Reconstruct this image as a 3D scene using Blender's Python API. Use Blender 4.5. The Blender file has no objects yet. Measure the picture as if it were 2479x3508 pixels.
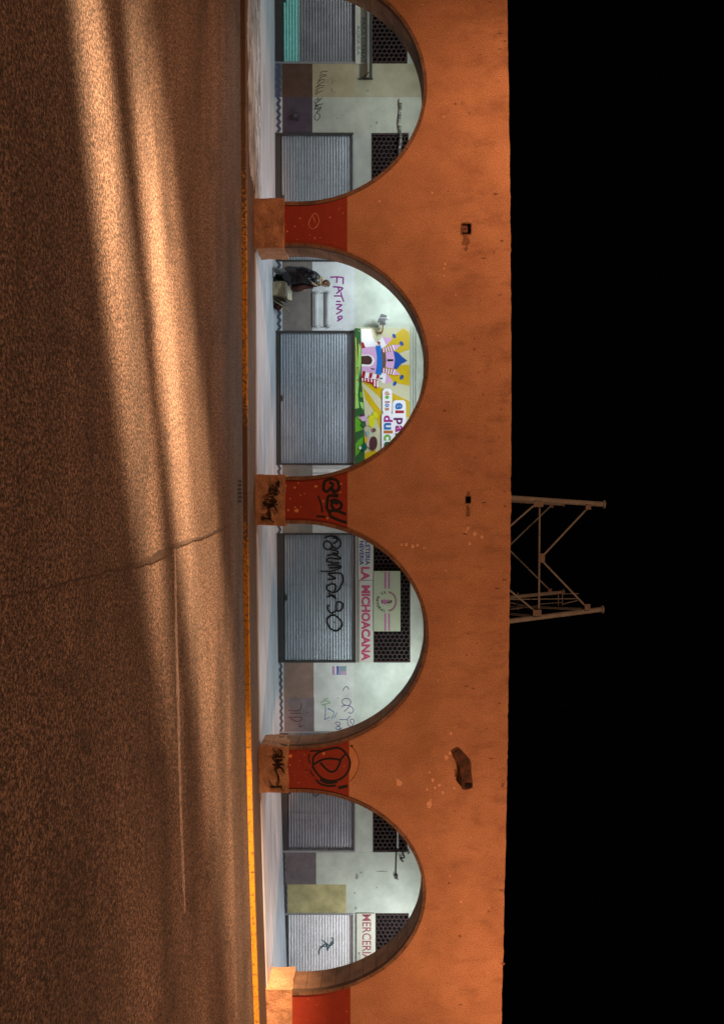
import bpy, bmesh, math, random
from mathutils import Vector, Matrix, noise
random.seed(7)
S = bpy.context.scene
COL = S.collection

# ---------------------------------------------------------------- camera (turned on its side, as the photograph is)
F = 2535.0; U0 = 1754.0; WH = 1310.0
CAM = Vector((0.0, -20.0, 3.55)); YAW = math.radians(1.5)
FWD = Vector((math.sin(YAW), math.cos(YAW), 0)); RGT = Vector((math.cos(YAW), -math.sin(YAW), 0)); UP = Vector((0, 0, 1))
cd = bpy.data.cameras.new('camera'); cam = bpy.data.objects.new('camera', cd); COL.objects.link(cam)
cd.sensor_fit = 'AUTO'; cd.sensor_width = 36.0; cd.lens = 36.0 * F / 3508.0
cd.shift_x = -70.5 / 3508.0
cd.clip_start = 0.1; cd.clip_end = 2000
cam.matrix_world = Matrix.Translation(CAM) @ Matrix((UP, -RGT, -FWD)).transposed().to_4x4()
S.camera = cam

# ---------------------------------------------------------------- night sky, exposure
w = bpy.data.worlds.new('World'); S.world = w; w.use_nodes = True
w.node_tree.nodes['Background'].inputs[0].default_value = (0.5, 0.5, 0.62, 1)
w.node_tree.nodes['Background'].inputs[1].default_value = 0.0006
S.view_settings.view_transform = 'Standard'; S.view_settings.look = 'None'
S.view_settings.exposure = 0.0; S.view_settings.gamma = 1.0
S.render.engine = 'CYCLES'
S.cycles.max_bounces = 6; S.cycles.diffuse_bounces = 3; S.cycles.sample_clamp_indirect = 4.0

def light(name, kind, loc, target, power, color, **kw):
    d = bpy.data.lights.new(name, kind); d.energy = power; d.color = color
    for k, v in kw.items(): setattr(d, k, v)
    o = bpy.data.objects.new(name, d); COL.objects.link(o); o.location = loc
    o.rotation_euler = (Vector(target) - Vector(loc)).to_track_quat('-Z', 'Y').to_euler()
    return o
SODIUM = (1.0, 0.47, 0.25)
# sodium street lamps high over the street, out of frame to either side
light('sodium_light', 'SPOT', (-13.0, -7.0, 12.5), (2, 0, 2.5), 7600, SODIUM, spot_size=math.radians(132), spot_blend=0.9, shadow_soft_size=0.6)
light('sodium_light', 'SPOT', (16.0, -7.6, 12.5), (4, 0, 2.5), 8600, SODIUM, spot_size=math.radians(132), spot_blend=0.9, shadow_soft_size=0.6)
# headlamps of a vehicle out of frame to the left, grazing the asphalt: two cores and their common spill
HEAD = (1.0, 0.57, 0.31)
def headlamp(x, y, slope, power, deg, blend, D, h=1.0):
    k = math.sqrt(1 + slope*slope)
    light('headlamp_light', 'SPOT', (x, y, h), (x + D/k, y + D*slope/k, 0.0), power, HEAD, spot_size=math.radians(deg), spot_blend=blend, shadow_soft_size=0.32)
headlamp(-25.0, -17.45, .342, 6.9e5, 4.1, 1.0, 23.2, 3.0)
headlamp(-25.0, -15.75, .354, 7.9e5, 3.7, 1.0, 24.2, 3.0)
headlamp(-25.0, -16.1, .405, 5.2e5, 8.4, 1.0, 33.0, 3.0)

# ---------------------------------------------------------------- helpers
def P(u, wv, y):
    d = RGT * ((u - U0) / F) + FWD + UP * ((wv - WH) / F)
    return CAM + d * ((y - CAM.y) / d.y)
def X(u, y): return P(u, WH, y).x
def Zh(u, wv, y): return P(u, wv, y).z
def g(x):
    x = max(0.0, x)
    return 0.0012 * x * x if x < 16 else 0.0012 * 256 + 0.0384 * (x - 16)
YS = 3.65           # shop wall plane
T = 0.84            # thickness of the arcade wall
KERB = 0.13

def newbm(): return bmesh.new()
def mk(name, bm, mats, parent=None, smooth=False, recalc=True):
    me = bpy.data.meshes.new(name)
    if recalc: bmesh.ops.recalc_face_normals(bm, faces=bm.faces)
    if smooth:
        for f in bm.faces: f.smooth = True
    bm.to_mesh(me); bm.free()
    for m in (mats if isinstance(mats, (list, tuple)) else [mats]): me.materials.append(m)
    o = bpy.data.objects.new(name, me); COL.objects.link(o)
    if parent is not None: put(o, parent)
    return o
def world_loc(o):
    v = Vector((0, 0, 0))
    while o is not None: v = v + o.location; o = o.parent if o.parent else None
    return v
def put(o, parent):
    o.parent = parent
    base = parent.get('_base', None)
    b = Vector(base) if base is not None else Vector((0, 0, 0))
    o.matrix_parent_inverse = Matrix.Translation(-b)
def thing(name, label, cat, loc, group=None):
    o = bpy.data.objects.new(name, None); COL.objects.link(o)
    o.location = loc; o['_base'] = tuple(loc); o['label'] = label; o['category'] = cat
    if group: o['group'] = group
    return o
def tag(o, label, cat, group=None):
    o['label'] = label; o['category'] = cat
    if group: o['group'] = group
    return o
def struct(name, bm, m, **k):
    o = mk(name, bm, m, **k); o['kind'] = 'structure'; return o
def box(bm, x0, x1, y0, y1, z0, z1, mi=0):
    v = [bm.verts.new(c) for c in ((x0,y0,z0),(x1,y0,z0),(x1,y1,z0),(x0,y1,z0),(x0,y0,z1),(x1,y0,z1),(x1,y1,z1),(x0,y1,z1))]
    fs = []
    for q in ((0,3,2,1),(4,5,6,7),(0,1,5,4),(1,2,6,5),(2,3,7,6),(3,0,4,7)):
        f = bm.faces.new([v[i] for i in q]); f.material_index = mi; fs.append(f)
    return fs
def bevel(bm, off, seg=2):
    bmesh.ops.bevel(bm, geom=list(bm.edges), offset=off, segments=seg, profile=0.6, affect='EDGES')
def tube(bm, pts, r, n=8, flat=None, cap=True, mi=0, r_end=None):
    """tube along 3-D points; flat=(axis, radius) squashes the section along that axis"""
    pts = [Vector(p) for p in pts]; rings = []
    for i, p in enumerate(pts):
        a = pts[max(0, i-1)]; b = pts[min(len(pts)-1, i+1)]
        t = (b - a)
        if t.length < 1e-9: t = Vector((1,0,0))
        t.normalize()
        if flat:
            n1 = Vector(flat[0]); n2 = t.cross(n1); n2.normalize(); ra, rb = flat[1], r
        else:
            ref = Vector((0,0,1)) if abs(t.z) < .9 else Vector((1,0,0))
            n1 = t.cross(ref).normalized(); n2 = t.cross(n1).normalized(); ra = rb = r
        k = 1.0
        if r_end is not None: k = 1 + (r_end / r - 1) * i / max(1, len(pts)-1)
        rings.append([bm.verts.new(p + n1*math.cos(2*math.pi*j/n)*ra*k + n2*math.sin(2*math.pi*j/n)*rb*k) for j in range(n)])
    for a, b in zip(rings, rings[1:]):
        for j in range(n):
            f = bm.faces.new((a[j], a[(j+1)%n], b[(j+1)%n], b[j])); f.material_index = mi
    if cap:
        f = bm.faces.new(rings[0][::-1]); f.material_index = mi
        f = bm.faces.new(rings[-1]); f.material_index = mi
def smooth_line(pts, k=5):
    if len(pts) < 3: return pts
    out = []
    for i in range(len(pts)-1):
        p0 = pts[max(0,i-1)]; p1 = pts[i]; p2 = pts[i+1]; p3 = pts[min(len(pts)-1,i+2)]
        for j in range(k):
            t = j / k
            out.append(tuple(0.5*((2*p1[c]) + (-p0[c]+p2[c])*t + (2*p0[c]-5*p1[c]+4*p2[c]-p3[c])*t*t + (-p0[c]+3*p1[c]-3*p2[c]+p3[c])*t**3) for c in range(2)))
    out.append(pts[-1]); return out

# ---------------------------------------------------------------- materials
MATS = {}
def mat(name, col, rough=0.85, col2=None, scale=3.0, amt=0.35, bump=0.0, bscale=60.0, metal=0.0, spec=0.3, grain=0.0, stretch=None, detail=6, thr=(0.35, 0.65)):
    if name in MATS: return MATS[name]
    m = bpy.data.materials.new(name); m.use_nodes = True; nt = m.node_tree; N = nt.nodes; L = nt.links
    b = N['Principled BSDF']; b.inputs['Roughness'].default_value = rough; b.inputs['Metallic'].default_value = metal
    b.inputs['Specular IOR Level'].default_value = spec
    tc = N.new('ShaderNodeTexCoord'); src = tc.outputs['Object']
    if stretch:
        mp = N.new('ShaderNodeMapping'); mp.inputs['Scale'].default_value = stretch; L.new(src, mp.inputs[0]); src2 = mp.outputs[0]
    else: src2 = src
    c = N.new('ShaderNodeRGB'); c.outputs[0].default_value = (*col, 1); out = c.outputs[0]
    c2 = col2 if col2 else tuple(v * 0.55 for v in col)
    n = N.new('ShaderNodeTexNoise'); n.inputs['Scale'].default_value = scale; n.inputs['Detail'].default_value = detail; n.inputs['Roughness'].default_value = 0.62; L.new(src2, n.inputs['Vector'])
    r = N.new('ShaderNodeMapRange'); r.inputs[1].default_value = thr[0]; r.inputs[2].default_value = thr[1]; r.inputs[4].default_value = amt; L.new(n.outputs[0], r.inputs[0])
    mx = N.new('ShaderNodeMix'); mx.data_type = 'RGBA'; L.new(r.outputs[0], mx.inputs[0]); L.new(out, mx.inputs[6]); mx.inputs[7].default_value = (*c2, 1); out = mx.outputs[2]
    if grain:
        n2 = N.new('ShaderNodeTexNoise'); n2.inputs['Scale'].default_value = bscale; n2.inputs['Detail'].default_value = 3; L.new(src, n2.inputs['Vector'])
        r2 = N.new('ShaderNodeMapRange'); r2.inputs[1].default_value = .3; r2.inputs[2].default_value = .7; r2.inputs[3].default_value = 1 - grain; r2.inputs[4].default_value = 1 + grain; L.new(n2.outputs[0], r2.inputs[0])
        m2 = N.new('ShaderNodeVectorMath'); m2.operation = 'SCALE'; L.new(out, m2.inputs[0]); L.new(r2.outputs[0], m2.inputs['Scale']); out = m2.outputs[0]
    L.new(out, b.inputs['Base Color'])
    if bump:
        n3 = N.new('ShaderNodeTexNoise'); n3.inputs['Scale'].default_value = bscale; n3.inputs['Detail'].default_value = 4; L.new(src, n3.inputs['Vector'])
        bp = N.new('ShaderNodeBump'); bp.inputs['Strength'].default_value = bump; bp.inputs['Distance'].default_value = 0.02; L.new(n3.outputs[0], bp.inputs['Height']); L.new(bp.outputs[0], b.inputs['Normal'])
    MATS[name] = m; return m
def flat(name, col, rough=0.7): return mat(name, col, rough, scale=9, amt=0.15)

def facade_paint():
    m = mat('orange_lime_paint', (.40, .212, .112), .9, (.29, .145, .075), .8, .9, bump=.5, bscale=34, grain=.38)
    nt = m.node_tree; N = nt.nodes; L = nt.links; b = N['Principled BSDF']
    old = b.inputs['Base Color'].links[0].from_socket
    tc = N.new('ShaderNodeTexCoord'); mp = N.new('ShaderNodeMapping'); mp.inputs['Scale'].default_value = (1.5, 1, .7); L.new(tc.outputs['Object'], mp.inputs[0])
    n = N.new('ShaderNodeTexNoise'); n.inputs['Scale'].default_value = 1.6; n.inputs['Detail'].default_value = 8; n.inputs['Roughness'].default_value = .7; L.new(mp.outputs[0], n.inputs['Vector'])
    r = N.new('ShaderNodeMapRange'); r.inputs[1].default_value = .50; r.inputs[2].default_value = .72; L.new(n.outputs[0], r.inputs[0])
    sp = N.new('ShaderNodeSeparateXYZ'); L.new(tc.outputs['Object'], sp.inputs[0])
    zr = N.new('ShaderNodeMapRange'); zr.inputs[1].default_value = 4.2; zr.inputs[2].default_value = 6.9; zr.inputs[3].default_value = .3; zr.inputs[4].default_value = 1.0; L.new(sp.outputs[2], zr.inputs[0])
    mu = N.new('ShaderNodeMath'); mu.operation = 'MULTIPLY'; L.new(r.outputs[0], mu.inputs[0]); L.new(zr.outputs[0], mu.inputs[1])
    mx = N.new('ShaderNodeMix'); mx.data_type = 'RGBA'; L.new(mu.outputs[0], mx.inputs[0]); L.new(old, mx.inputs[6]); mx.inputs[7].default_value = (.20, .095, .05, 1)
    n2 = N.new('ShaderNodeTexNoise'); n2.inputs['Scale'].default_value = 7; n2.inputs['Detail'].default_value = 5; n2.inputs['Roughness'].default_value = .75; L.new(tc.outputs['Object'], n2.inputs['Vector'])
    r2 = N.new('ShaderNodeMapRange'); r2.inputs[1].default_value = .62; r2.inputs[2].default_value = .70; r2.inputs[4].default_value = .6; L.new(n2.outputs[0], r2.inputs[0])
    mx2 = N.new('ShaderNodeMix'); mx2.data_type = 'RGBA'; L.new(r2.outputs[0], mx2.inputs[0]); L.new(mx.outputs[2], mx2.inputs[6]); mx2.inputs[7].default_value = (.22, .10, .05, 1)
    L.new(mx2.outputs[2], b.inputs['Base Color'])
    return m
def asphalt(name, lo, hi, bstr):
    m = bpy.data.materials.new(name); m.use_nodes = True; nt = m.node_tree; N = nt.nodes; L = nt.links; b = N['Principled BSDF']
    b.inputs['Roughness'].default_value = .8; b.inputs['Specular IOR Level'].default_value = .35
    tc = N.new('ShaderNodeTexCoord'); o = tc.outputs['Object']
    n1 = N.new('ShaderNodeTexNoise'); n1.inputs['Scale'].default_value = 21; n1.inputs['Detail'].default_value = 3; n1.inputs['Roughness'].default_value = .8; L.new(o, n1.inputs['Vector'])
    r1 = N.new('ShaderNodeValToRGB'); e = r1.color_ramp.elements; e[0].position = .42; e[0].color = (*lo, 1); e[1].position = .58; e[1].color = (*hi, 1); L.new(n1.outputs[0], r1.inputs[0])
    mp = N.new('ShaderNodeMapping'); mp.inputs['Scale'].default_value = (.12, .8, 1); L.new(o, mp.inputs[0])
    n2 = N.new('ShaderNodeTexNoise'); n2.inputs['Scale'].default_value = 1.0; n2.inputs['Detail'].default_value = 6; L.new(mp.outputs[0], n2.inputs['Vector'])
    r2 = N.new('ShaderNodeMapRange'); r2.inputs[1].default_value = .3; r2.inputs[2].default_value = .7; r2.inputs[3].default_value = .5; r2.inputs[4].default_value = 1.5; L.new(n2.outputs[0], r2.inputs[0])
    vm = N.new('ShaderNodeVectorMath'); vm.operation = 'SCALE'; L.new(r1.outputs[0], vm.inputs[0]); L.new(r2.outputs[0], vm.inputs['Scale']); L.new(vm.outputs[0], b.inputs['Base Color'])
    v = N.new('ShaderNodeTexVoronoi'); v.inputs['Scale'].default_value = 44; L.new(o, v.inputs['Vector'])
    sc = N.new('ShaderNodeSeparateColor'); L.new(v.outputs['Color'], sc.inputs[0])
    rv = N.new('ShaderNodeMapRange'); rv.inputs[1].default_value = .0; rv.inputs[2].default_value = 1; rv.inputs[3].default_value = .25; rv.inputs[4].default_value = 1.7; L.new(sc.outputs[0], rv.inputs[0])
    vm2 = N.new('ShaderNodeVectorMath'); vm2.operation = 'SCALE'; L.new(vm.outputs[0], vm2.inputs[0]); L.new(rv.outputs[0], vm2.inputs['Scale']); n5 = N.new('ShaderNodeTexNoise'); n5.inputs['Scale'].default_value = .75; n5.inputs['Detail'].default_value = 7; n5.inputs['Roughness'].default_value = .62; L.new(o, n5.inputs['Vector'])
    r5 = N.new('ShaderNodeMapRange'); r5.inputs[1].default_value = .55; r5.inputs[2].default_value = .68; r5.inputs[3].default_value = 1.0; r5.inputs[4].default_value = .62; L.new(n5.outputs[0], r5.inputs[0])
    vm3 = N.new('ShaderNodeVectorMath'); vm3.operation = 'SCALE'; L.new(vm2.outputs[0], vm3.inputs[0]); L.new(r5.outputs[0], vm3.inputs['Scale']); L.new(vm3.outputs[0], b.inputs['Base Color'])
    n3 = N.new('ShaderNodeTexNoise'); n3.inputs['Scale'].default_value = 27; n3.inputs['Detail'].default_value = 4; n3.inputs['Roughness'].default_value = .85; L.new(o, n3.inputs['Vector'])
    ad = N.new('ShaderNodeMath'); ad.operation = 'MULTIPLY_ADD'; L.new(sc.outputs[1], ad.inputs[0]); ad.inputs[1].default_value = .35; L.new(n3.outputs[0], ad.inputs[2])
    bp = N.new('ShaderNodeBump'); bp.inputs['Strength'].default_value = bstr; bp.inputs['Distance'].default_value = .022; L.new(ad.outputs[0], bp.inputs['Height']); L.new(bp.outputs[0], b.inputs['Normal'])
    MATS[name] = m; return m
def trim_mat():
    m = mat('worn_cut_stone', (.20, .118, .072), .9, (.085, .05, .032), 2.2, .8, bump=.35, bscale=40, grain=.2)
    nt = m.node_tree; N = nt.nodes; L = nt.links; b = N['Principled BSDF']; old = b.inputs['Base Color'].links[0].from_socket
    uv = N.new('ShaderNodeUVMap')
    br = N.new('ShaderNodeTexBrick'); br.inputs['Scale'].default_value = 1.0; br.inputs['Brick Width'].default_value = .42; br.inputs['Row Height'].default_value = .12
    br.inputs['Mortar Size'].default_value = .011; br.inputs['Mortar Smooth'].default_value = .3; br.inputs['Color1'].default_value = (1, 1, 1, 1); br.inputs['Color2'].default_value = (.62, .60, .58, 1); br.inputs['Mortar'].default_value = (.14, .12, .11, 1)
    L.new(uv.outputs[0], br.inputs['Vector'])
    mx = N.new('ShaderNodeMix'); mx.data_type = 'RGBA'; mx.blend_type = 'MULTIPLY'; mx.inputs[0].default_value = .75; L.new(old, mx.inputs[6]); L.new(br.outputs[0], mx.inputs[7]); L.new(mx.outputs[2], b.inputs['Base Color'])
    return m
def wornpaint(name, col, under, scale, lo, hi, rough=.75):
    m = mat(name, col, rough, tuple(c*.72 for c in col), 4, .6, bump=.2, bscale=50, grain=.12)
    nt = m.node_tree; N = nt.nodes; L = nt.links; b = N['Principled BSDF']; old = b.inputs['Base Color'].links[0].from_socket
    tc = N.new('ShaderNodeTexCoord'); n = N.new('ShaderNodeTexNoise'); n.inputs['Scale'].default_value = scale; n.inputs['Detail'].default_value = 7; n.inputs['Roughness'].default_value = .65; L.new(tc.outputs['Object'], n.inputs['Vector'])
    r = N.new('ShaderNodeMapRange'); r.inputs[1].default_value = lo; r.inputs[2].default_value = hi; L.new(n.outputs[0], r.inputs[0])
    mx = N.new('ShaderNodeMix'); mx.data_type = 'RGBA'; L.new(r.outputs[0], mx.inputs[0]); L.new(old, mx.inputs[6]); mx.inputs[7].default_value = (*under, 1); L.new(mx.outputs[2], b.inputs['Base Color'])
    return m, mx, r
M_wall = facade_paint(); M_trim = trim_mat()
M_red, _, _ = wornpaint('red_oxide_paint', (.225, .028, .012), (.42, .20, .09), 6.5, .635, .69)
M_stone = mat('rough_base_stone', (.36, .20, .11), .92, (.19, .10, .055), 2.6, .85, bump=.6, bscale=22, grain=.22)
M_plaster = mat('bare_plaster', (.62, .36, .22), .95, scale=14, amt=.4)
M_spray = mat('black_spray_paint', (.010, .009, .009), .6, scale=9, amt=.1)
M_dark = mat('dark_void', (.006, .005, .005), .9, scale=5, amt=.2)
M_asph = asphalt('worn_asphalt', (.040, .030, .023), (.185, .134, .103), 1.0)
M_gutter = asphalt('gutter_asphalt', (.04, .031, .025), (.115, .088, .071), .5)
M_kerbstone = mat('kerb_concrete', (.12, .08, .055), .9, (.05, .035, .025), 5, .8, bump=.5, bscale=30, grain=.2)
M_walkout = mat('pavement_stone', (.085, .058, .042), .88, (.04, .027, .02), 4, .8, bump=.4, bscale=25, grain=.2, stretch=(.5, 3, 1))
M_floor = mat('polished_concrete', (.42, .46, .53), .42, (.22, .235, .26), 2.2, .75, bump=.04, bscale=30, spec=.5, stretch=(.25, 2.2, 1))
M_broken = mat('broken_concrete', (.34, .385, .42), .9, (.085, .09, .095), 3.2, 1.0, bump=.8, bscale=12, grain=.15, stretch=(.45, 2.4, 1))
M_galv = mat('galvanised_steel', (.40, .45, .51), .45, (.31, .345, .39), 1.6, .6, metal=.5, spec=.5, grain=.05, bscale=25, stretch=(1, 1, 4))
M_galvdark = mat('dull_galvanised_steel', (.31, .315, .35), .5, (.21, .21, .24), 1.6, .6, metal=.4, grain=.05, bscale=25)
def grime(m, amount):
    nt = m.node_tree; N = nt.nodes; L = nt.links; b = N['Principled BSDF']; old = b.inputs['Base Color'].links[0].from_socket
    tc = N.new('ShaderNodeTexCoord'); out = old
    for (sc, lo, hi, col, am) in (((.35, 1, 11), .35, .7, (.10, .10, .11), amount), ((3.2, 1, .5), .55, .75, (.09, .075, .06), amount*.9), ((2.5, 2.5, 2.5), .66, .72, (.14, .065, .03), .55)):
        mp = N.new('ShaderNodeMapping'); mp.inputs['Scale'].default_value = sc; L.new(tc.outputs['Object'], mp.inputs[0])
        n = N.new('ShaderNodeTexNoise'); n.inputs['Scale'].default_value = 1.5; n.inputs['Detail'].default_value = 7; n.inputs['Roughness'].default_value = .65; L.new(mp.outputs[0], n.inputs['Vector'])
        r = N.new('ShaderNodeMapRange'); r.inputs[1].default_value = lo; r.inputs[2].default_value = hi; r.inputs[4].default_value = am; L.new(n.outputs[0], r.inputs[0])
        mx = N.new('ShaderNodeMix'); mx.data_type = 'RGBA'; L.new(r.outputs[0], mx.inputs[0]); L.new(out, mx.inputs[6]); mx.inputs[7].default_value = (*col, 1); out = mx.outputs[2]
    L.new(out, b.inputs['Base Color'])
grime(M_galv, .32); grime(M_galvdark, .38)
M_frame = mat('dark_steel_frame', (.055, .05, .05), .6, scale=8, amt=.4)
M_frameg = mat('grey_steel_frame', (.33, .33, .35), .5, scale=8, amt=.4, metal=.3)
M_tile = mat('white_skirting_tile', (.62, .62, .58), .4, (.40, .38, .34), 6, .6)
M_blue = mat('blue_zigzag_glaze', (.055, .085, .18), .4, (.09, .11, .17), 7, .7)
M_tiledirty = mat('grimy_skirting_tile', (.20, .19, .19), .6, (.07, .065, .07), 8, .9)
M_bluedirty = mat('grimy_zigzag_glaze', (.05, .05, .07), .6, (.03, .03, .035), 9, .8)
M_hex = mat('rusty_brown_grille', (.060, .034, .034), .6, (.03, .018, .018), 6, .6)
M_metal_tower = mat('weathered_tower_steel', (.175, .185, .175), .8, (.11, .108, .10), 3, .7, grain=.1, bscale=15)

# ---------------------------------------------------------------- ground
bm = newbm()
xs = [-60 + i * 2 for i in range(61)]; ys = [-60, -40, -24, -20, -16, -12, -9, -6, -4.0, -2.95]
gr = [[bm.verts.new((x, y, g(x))) for x in xs] for y in ys]
for a, b in zip(gr, gr[1:]):
    for i in range(len(xs)-1): bm.faces.new((a[i], a[i+1], b[i+1], b[i]))
struct('road', bm, M_asph, smooth=True)
bm = newbm()
a = [bm.verts.new((x, -2.95 + .05*math.sin(x*.9), g(x) + .004)) for x in xs]; b = [bm.verts.new((x, -1.18, g(x) + .004)) for x in xs]
for i in range(len(xs)-1): bm.faces.new((a[i], a[i+1], b[i+1], b[i]))
c = [bm.verts.new((x, -3.06 + .05*math.sin(x*.9), g(x) - .004)) for x in xs]
for i in range(len(xs)-1): bm.faces.new((c[i], c[i+1], a[i+1], a[i]))
struct('gutter', bm, M_gutter)
bm = newbm()
v = [bm.verts.new(p) for p in ((-900,-900,-.06),(900,-900,-.06),(900,900,-.06),(-900,900,-.06))]; bm.faces.new(v)
struct('ground', bm, mat('bare_earth', (.05,.04,.03)))

# kerb with its yellow painted face
def kerb_paint():
    m, mx, r = wornpaint('yellow_kerb_paint', (.47, .22, .012), (.085, .055, .035), 12, .60, .74)
    nt = m.node_tree; N = nt.nodes; L = nt.links
    tc = N.new('ShaderNodeTexCoord'); sp = N.new('ShaderNodeSeparateXYZ'); L.new(tc.outputs['Object'], sp.inputs[0])
    fc = N.new('ShaderNodeFloatCurve'); cv = fc.mapping.curves[0]
    pts = [(-22, 1), (-10.5, 1), (-9.0, .65), (-6.5, .32), (-5.0, .24), (-3.4, .24), (-2.2, .34), (-1.2, .8), (-.5, .95), (.1, .85), (.9, .5), (1.8, .26), (4, .20), (9, .16), (14, .22), (22, 0)]
    mr = N.new('ShaderNodeMapRange'); mr.inputs[1].default_value = -22; mr.inputs[2].default_value = 22; L.new(sp.outputs[0], mr.inputs[0]); L.new(mr.outputs[0], fc.inputs['Value'])
    cv.points[0].location = (0, 1); cv.points[1].location = (1, 0)
    for x, y in pts[1:-1]: cv.points.new((x + 22) / 44, y)
    for p_ in cv.points: p_.handle_type = 'VECTOR'
    fc.mapping.update()
    ad = N.new('ShaderNodeMath'); ad.operation = 'ADD'; ad.use_clamp = True
    mr2 = N.new('ShaderNodeMapRange'); mr2.inputs[1].default_value = 0; mr2.inputs[2].default_value = 1; mr2.inputs[3].default_value = 0; mr2.inputs[4].default_value = .5; L.new(fc.outputs[0], mr2.inputs[0])
    nz = [n for n in N if n.type == 'TEX_NOISE'][-1]
    a2 = N.new('ShaderNodeMath'); a2.operation = 'ADD'; L.new(nz.outputs[0], a2.inputs[0]); L.new(mr2.outputs[0], a2.inputs[1]); L.new(a2.outputs[0], r.inputs[0])
    return m
M_yellow = kerb_paint()
def joints(m):
    nt = m.node_tree; N = nt.nodes; L = nt.links; b = N['Principled BSDF']; old = b.inputs['Base Color'].links[0].from_socket
    tc = N.new('ShaderNodeTexCoord'); sp = N.new('ShaderNodeSeparateXYZ'); L.new(tc.outputs['Object'], sp.inputs[0])
    dv = N.new('ShaderNodeMath'); dv.operation = 'MULTIPLY'; dv.inputs[1].default_value = 1/1.63; L.new(sp.outputs[0], dv.inputs[0])
    fr = N.new('ShaderNodeMath'); fr.operation = 'FRACT'; L.new(dv.outputs[0], fr.inputs[0])
    lt_ = N.new('ShaderNodeMath'); lt_.operation = 'LESS_THAN'; lt_.inputs[1].default_value = .018; L.new(fr.outputs[0], lt_.inputs[0])
    ml = N.new('ShaderNodeMath'); ml.operation = 'MULTIPLY'; ml.inputs[1].default_value = .5; L.new(lt_.outputs[0], ml.inputs[0])
    mx = N.new('ShaderNodeMix'); mx.data_type = 'RGBA'; L.new(ml.outputs[0], mx.inputs[0]); L.new(old, mx.inputs[6]); mx.inputs[7].default_value = (.03, .02, .015, 1); L.new(mx.outputs[2], b.inputs['Base Color'])
joints(M_yellow); joints(M_kerbstone); joints(M_walkout)
bm = newbm()
xk = [-40 + i * .25 for i in range(321)]
rows = []
for x in xk:
    j = noise.noise((x*1.7, 3.1, 0)) * .012; b_ = noise.noise((x*3.1, 9, 0))
    chip = max(0, b_ - .35) * .09 if x < -6.5 else max(0, b_ - .5) * .05
    z = g(x)
    rows.append([bm.verts.new((x, -1.175 + j, z)), bm.verts.new((x, -1.165 + j, z + KERB - .015 - chip)), bm.verts.new((x, -1.145 + j + chip, z + KERB - chip*.6)), bm.verts.new((x, -.98, z + KERB + .002))])
for a, b in zip(rows, rows[1:]):
    for k in range(3):
        f = bm.faces.new((a[k], b[k], b[k+1], a[k+1])); f.material_index = 1 if k < 2 else 0
struct('kerb', bm, [M_kerbstone, M_yellow])

bm = newbm()   # pavement strip in front of the arcade
a = [bm.verts.new((x, -.98, g(x) + KERB)) for x in xk]; b = [bm.verts.new((x, .02, g(x) + KERB)) for x in xk]
for i in range(len(xk)-1): bm.faces.new((a[i], b[i], b[i+1], a[i+1]))
struct('pavement', bm, M_walkout)
bm = newbm()   # arcade floor, one low step up with a nosing
a0 = [bm.verts.new((x, .02, g(x) + KERB)) for x in xk]; a = [bm.verts.new((x, .03, g(x) + KERB + .03)) for x in xk]; b = [bm.verts.new((x, YS + .4, g(x) + KERB + .03)) for x in xk]
for i in range(len(xk)-1):
    bm.faces.new((a0[i], a0[i+1], a[i+1], a[i])); bm.faces.new((a[i], a[i+1], b[i+1], b[i]))
struct('arcade_floor', bm, M_floor)
FL = KERB + .03

# broken pale concrete in front of the left arch, running out to the kerb
bm = newbm()
edge = [(-420,851),(-200,853),(0,852),(120,850),(171,852),(240,854),(300,852),(360,855),(430,853),(500,856),(560,858),(600,862),(625,868),(650,873),(668,878),(690,880)]
lo = []
for (u, wv) in edge:
    t = (FL + .0 - CAM.z) / ((wv - WH) / F); lo.append((u, t))
front = []
for u, dpt in lo:
    p = CAM + RGT * ((u - U0)/F*dpt) + FWD * dpt
    front.append((p.x, max(p.y, -1.12)))
dense = []
for (x0, y0), (x1, y1) in zip(front, front[1:]):
    n = max(2, int((x1 - x0)/.12))
    for i in range(n):
        t = i / n; dense.append((x0 + (x1-x0)*t, y0 + (y1-y0)*t + .07*noise.noise((x0 + (x1-x0)*t*6.0, 4, 1)) ))
prev = None
NR = 14
for (x, y0) in dense:
    y0 = max(y0, -1.13)
    col = []
    for k in range(NR + 1):
        y = y0 + (.9 - y0) * k / NR
        h = .034 + .02 * noise.noise((x*1.3, y*4, 2)) + .012*noise.noise((x*5, y*9, 5))
        if k == 0: h = .004
        if k == NR: h = .034
        col.append(bm.verts.new((x, y, KERB + max(.006, h))))
    if prev:
        for k in range(NR): bm.faces.new((prev[k], col[k], col[k+1], prev[k+1]))
    prev = col
struct('broken_pavement', bm, M_broken)

# thin worn lane line and the long crack across the road
def ground_pt(u, wv, dz=0.0):
    z = 0
    for _ in range(3):
        t = (z + dz - CAM.z) / ((wv - WH)/F); p = CAM + RGT*((u-U0)/F*t) + FWD*t; z = g(p.x)
    return Vector((p.x, p.y, z + dz))
bm = newbm(); prev = None
line = [(1880,600,.05),(2000,602,.10),(2150,604,.12),(2400,611,.13),(2600,615,.11),(2750,619,.10),(2900,625,.12),(3030,630,.12),(3090,633,.09),(3130,635,.03)]
for i in range(len(line)-1):
    for k in range(8):
        t = k/8; u = line[i][0]*(1-t)+line[i+1][0]*t; wv = line[i][1]*(1-t)+line[i+1][1]*t; hw = line[i][2]*(1-t)+line[i+1][2]*t
        p = ground_pt(u, wv, .005); hw *= .62*(1 + .7*noise.noise((p.x*4, 0, 7)))
        cur = (bm.verts.new((p.x, p.y-hw, p.z)), bm.verts.new((p.x, p.y+hw, p.z)))
        if prev: bm.faces.new((prev[0], cur[0], cur[1], prev[1]))
        prev = cur
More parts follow.
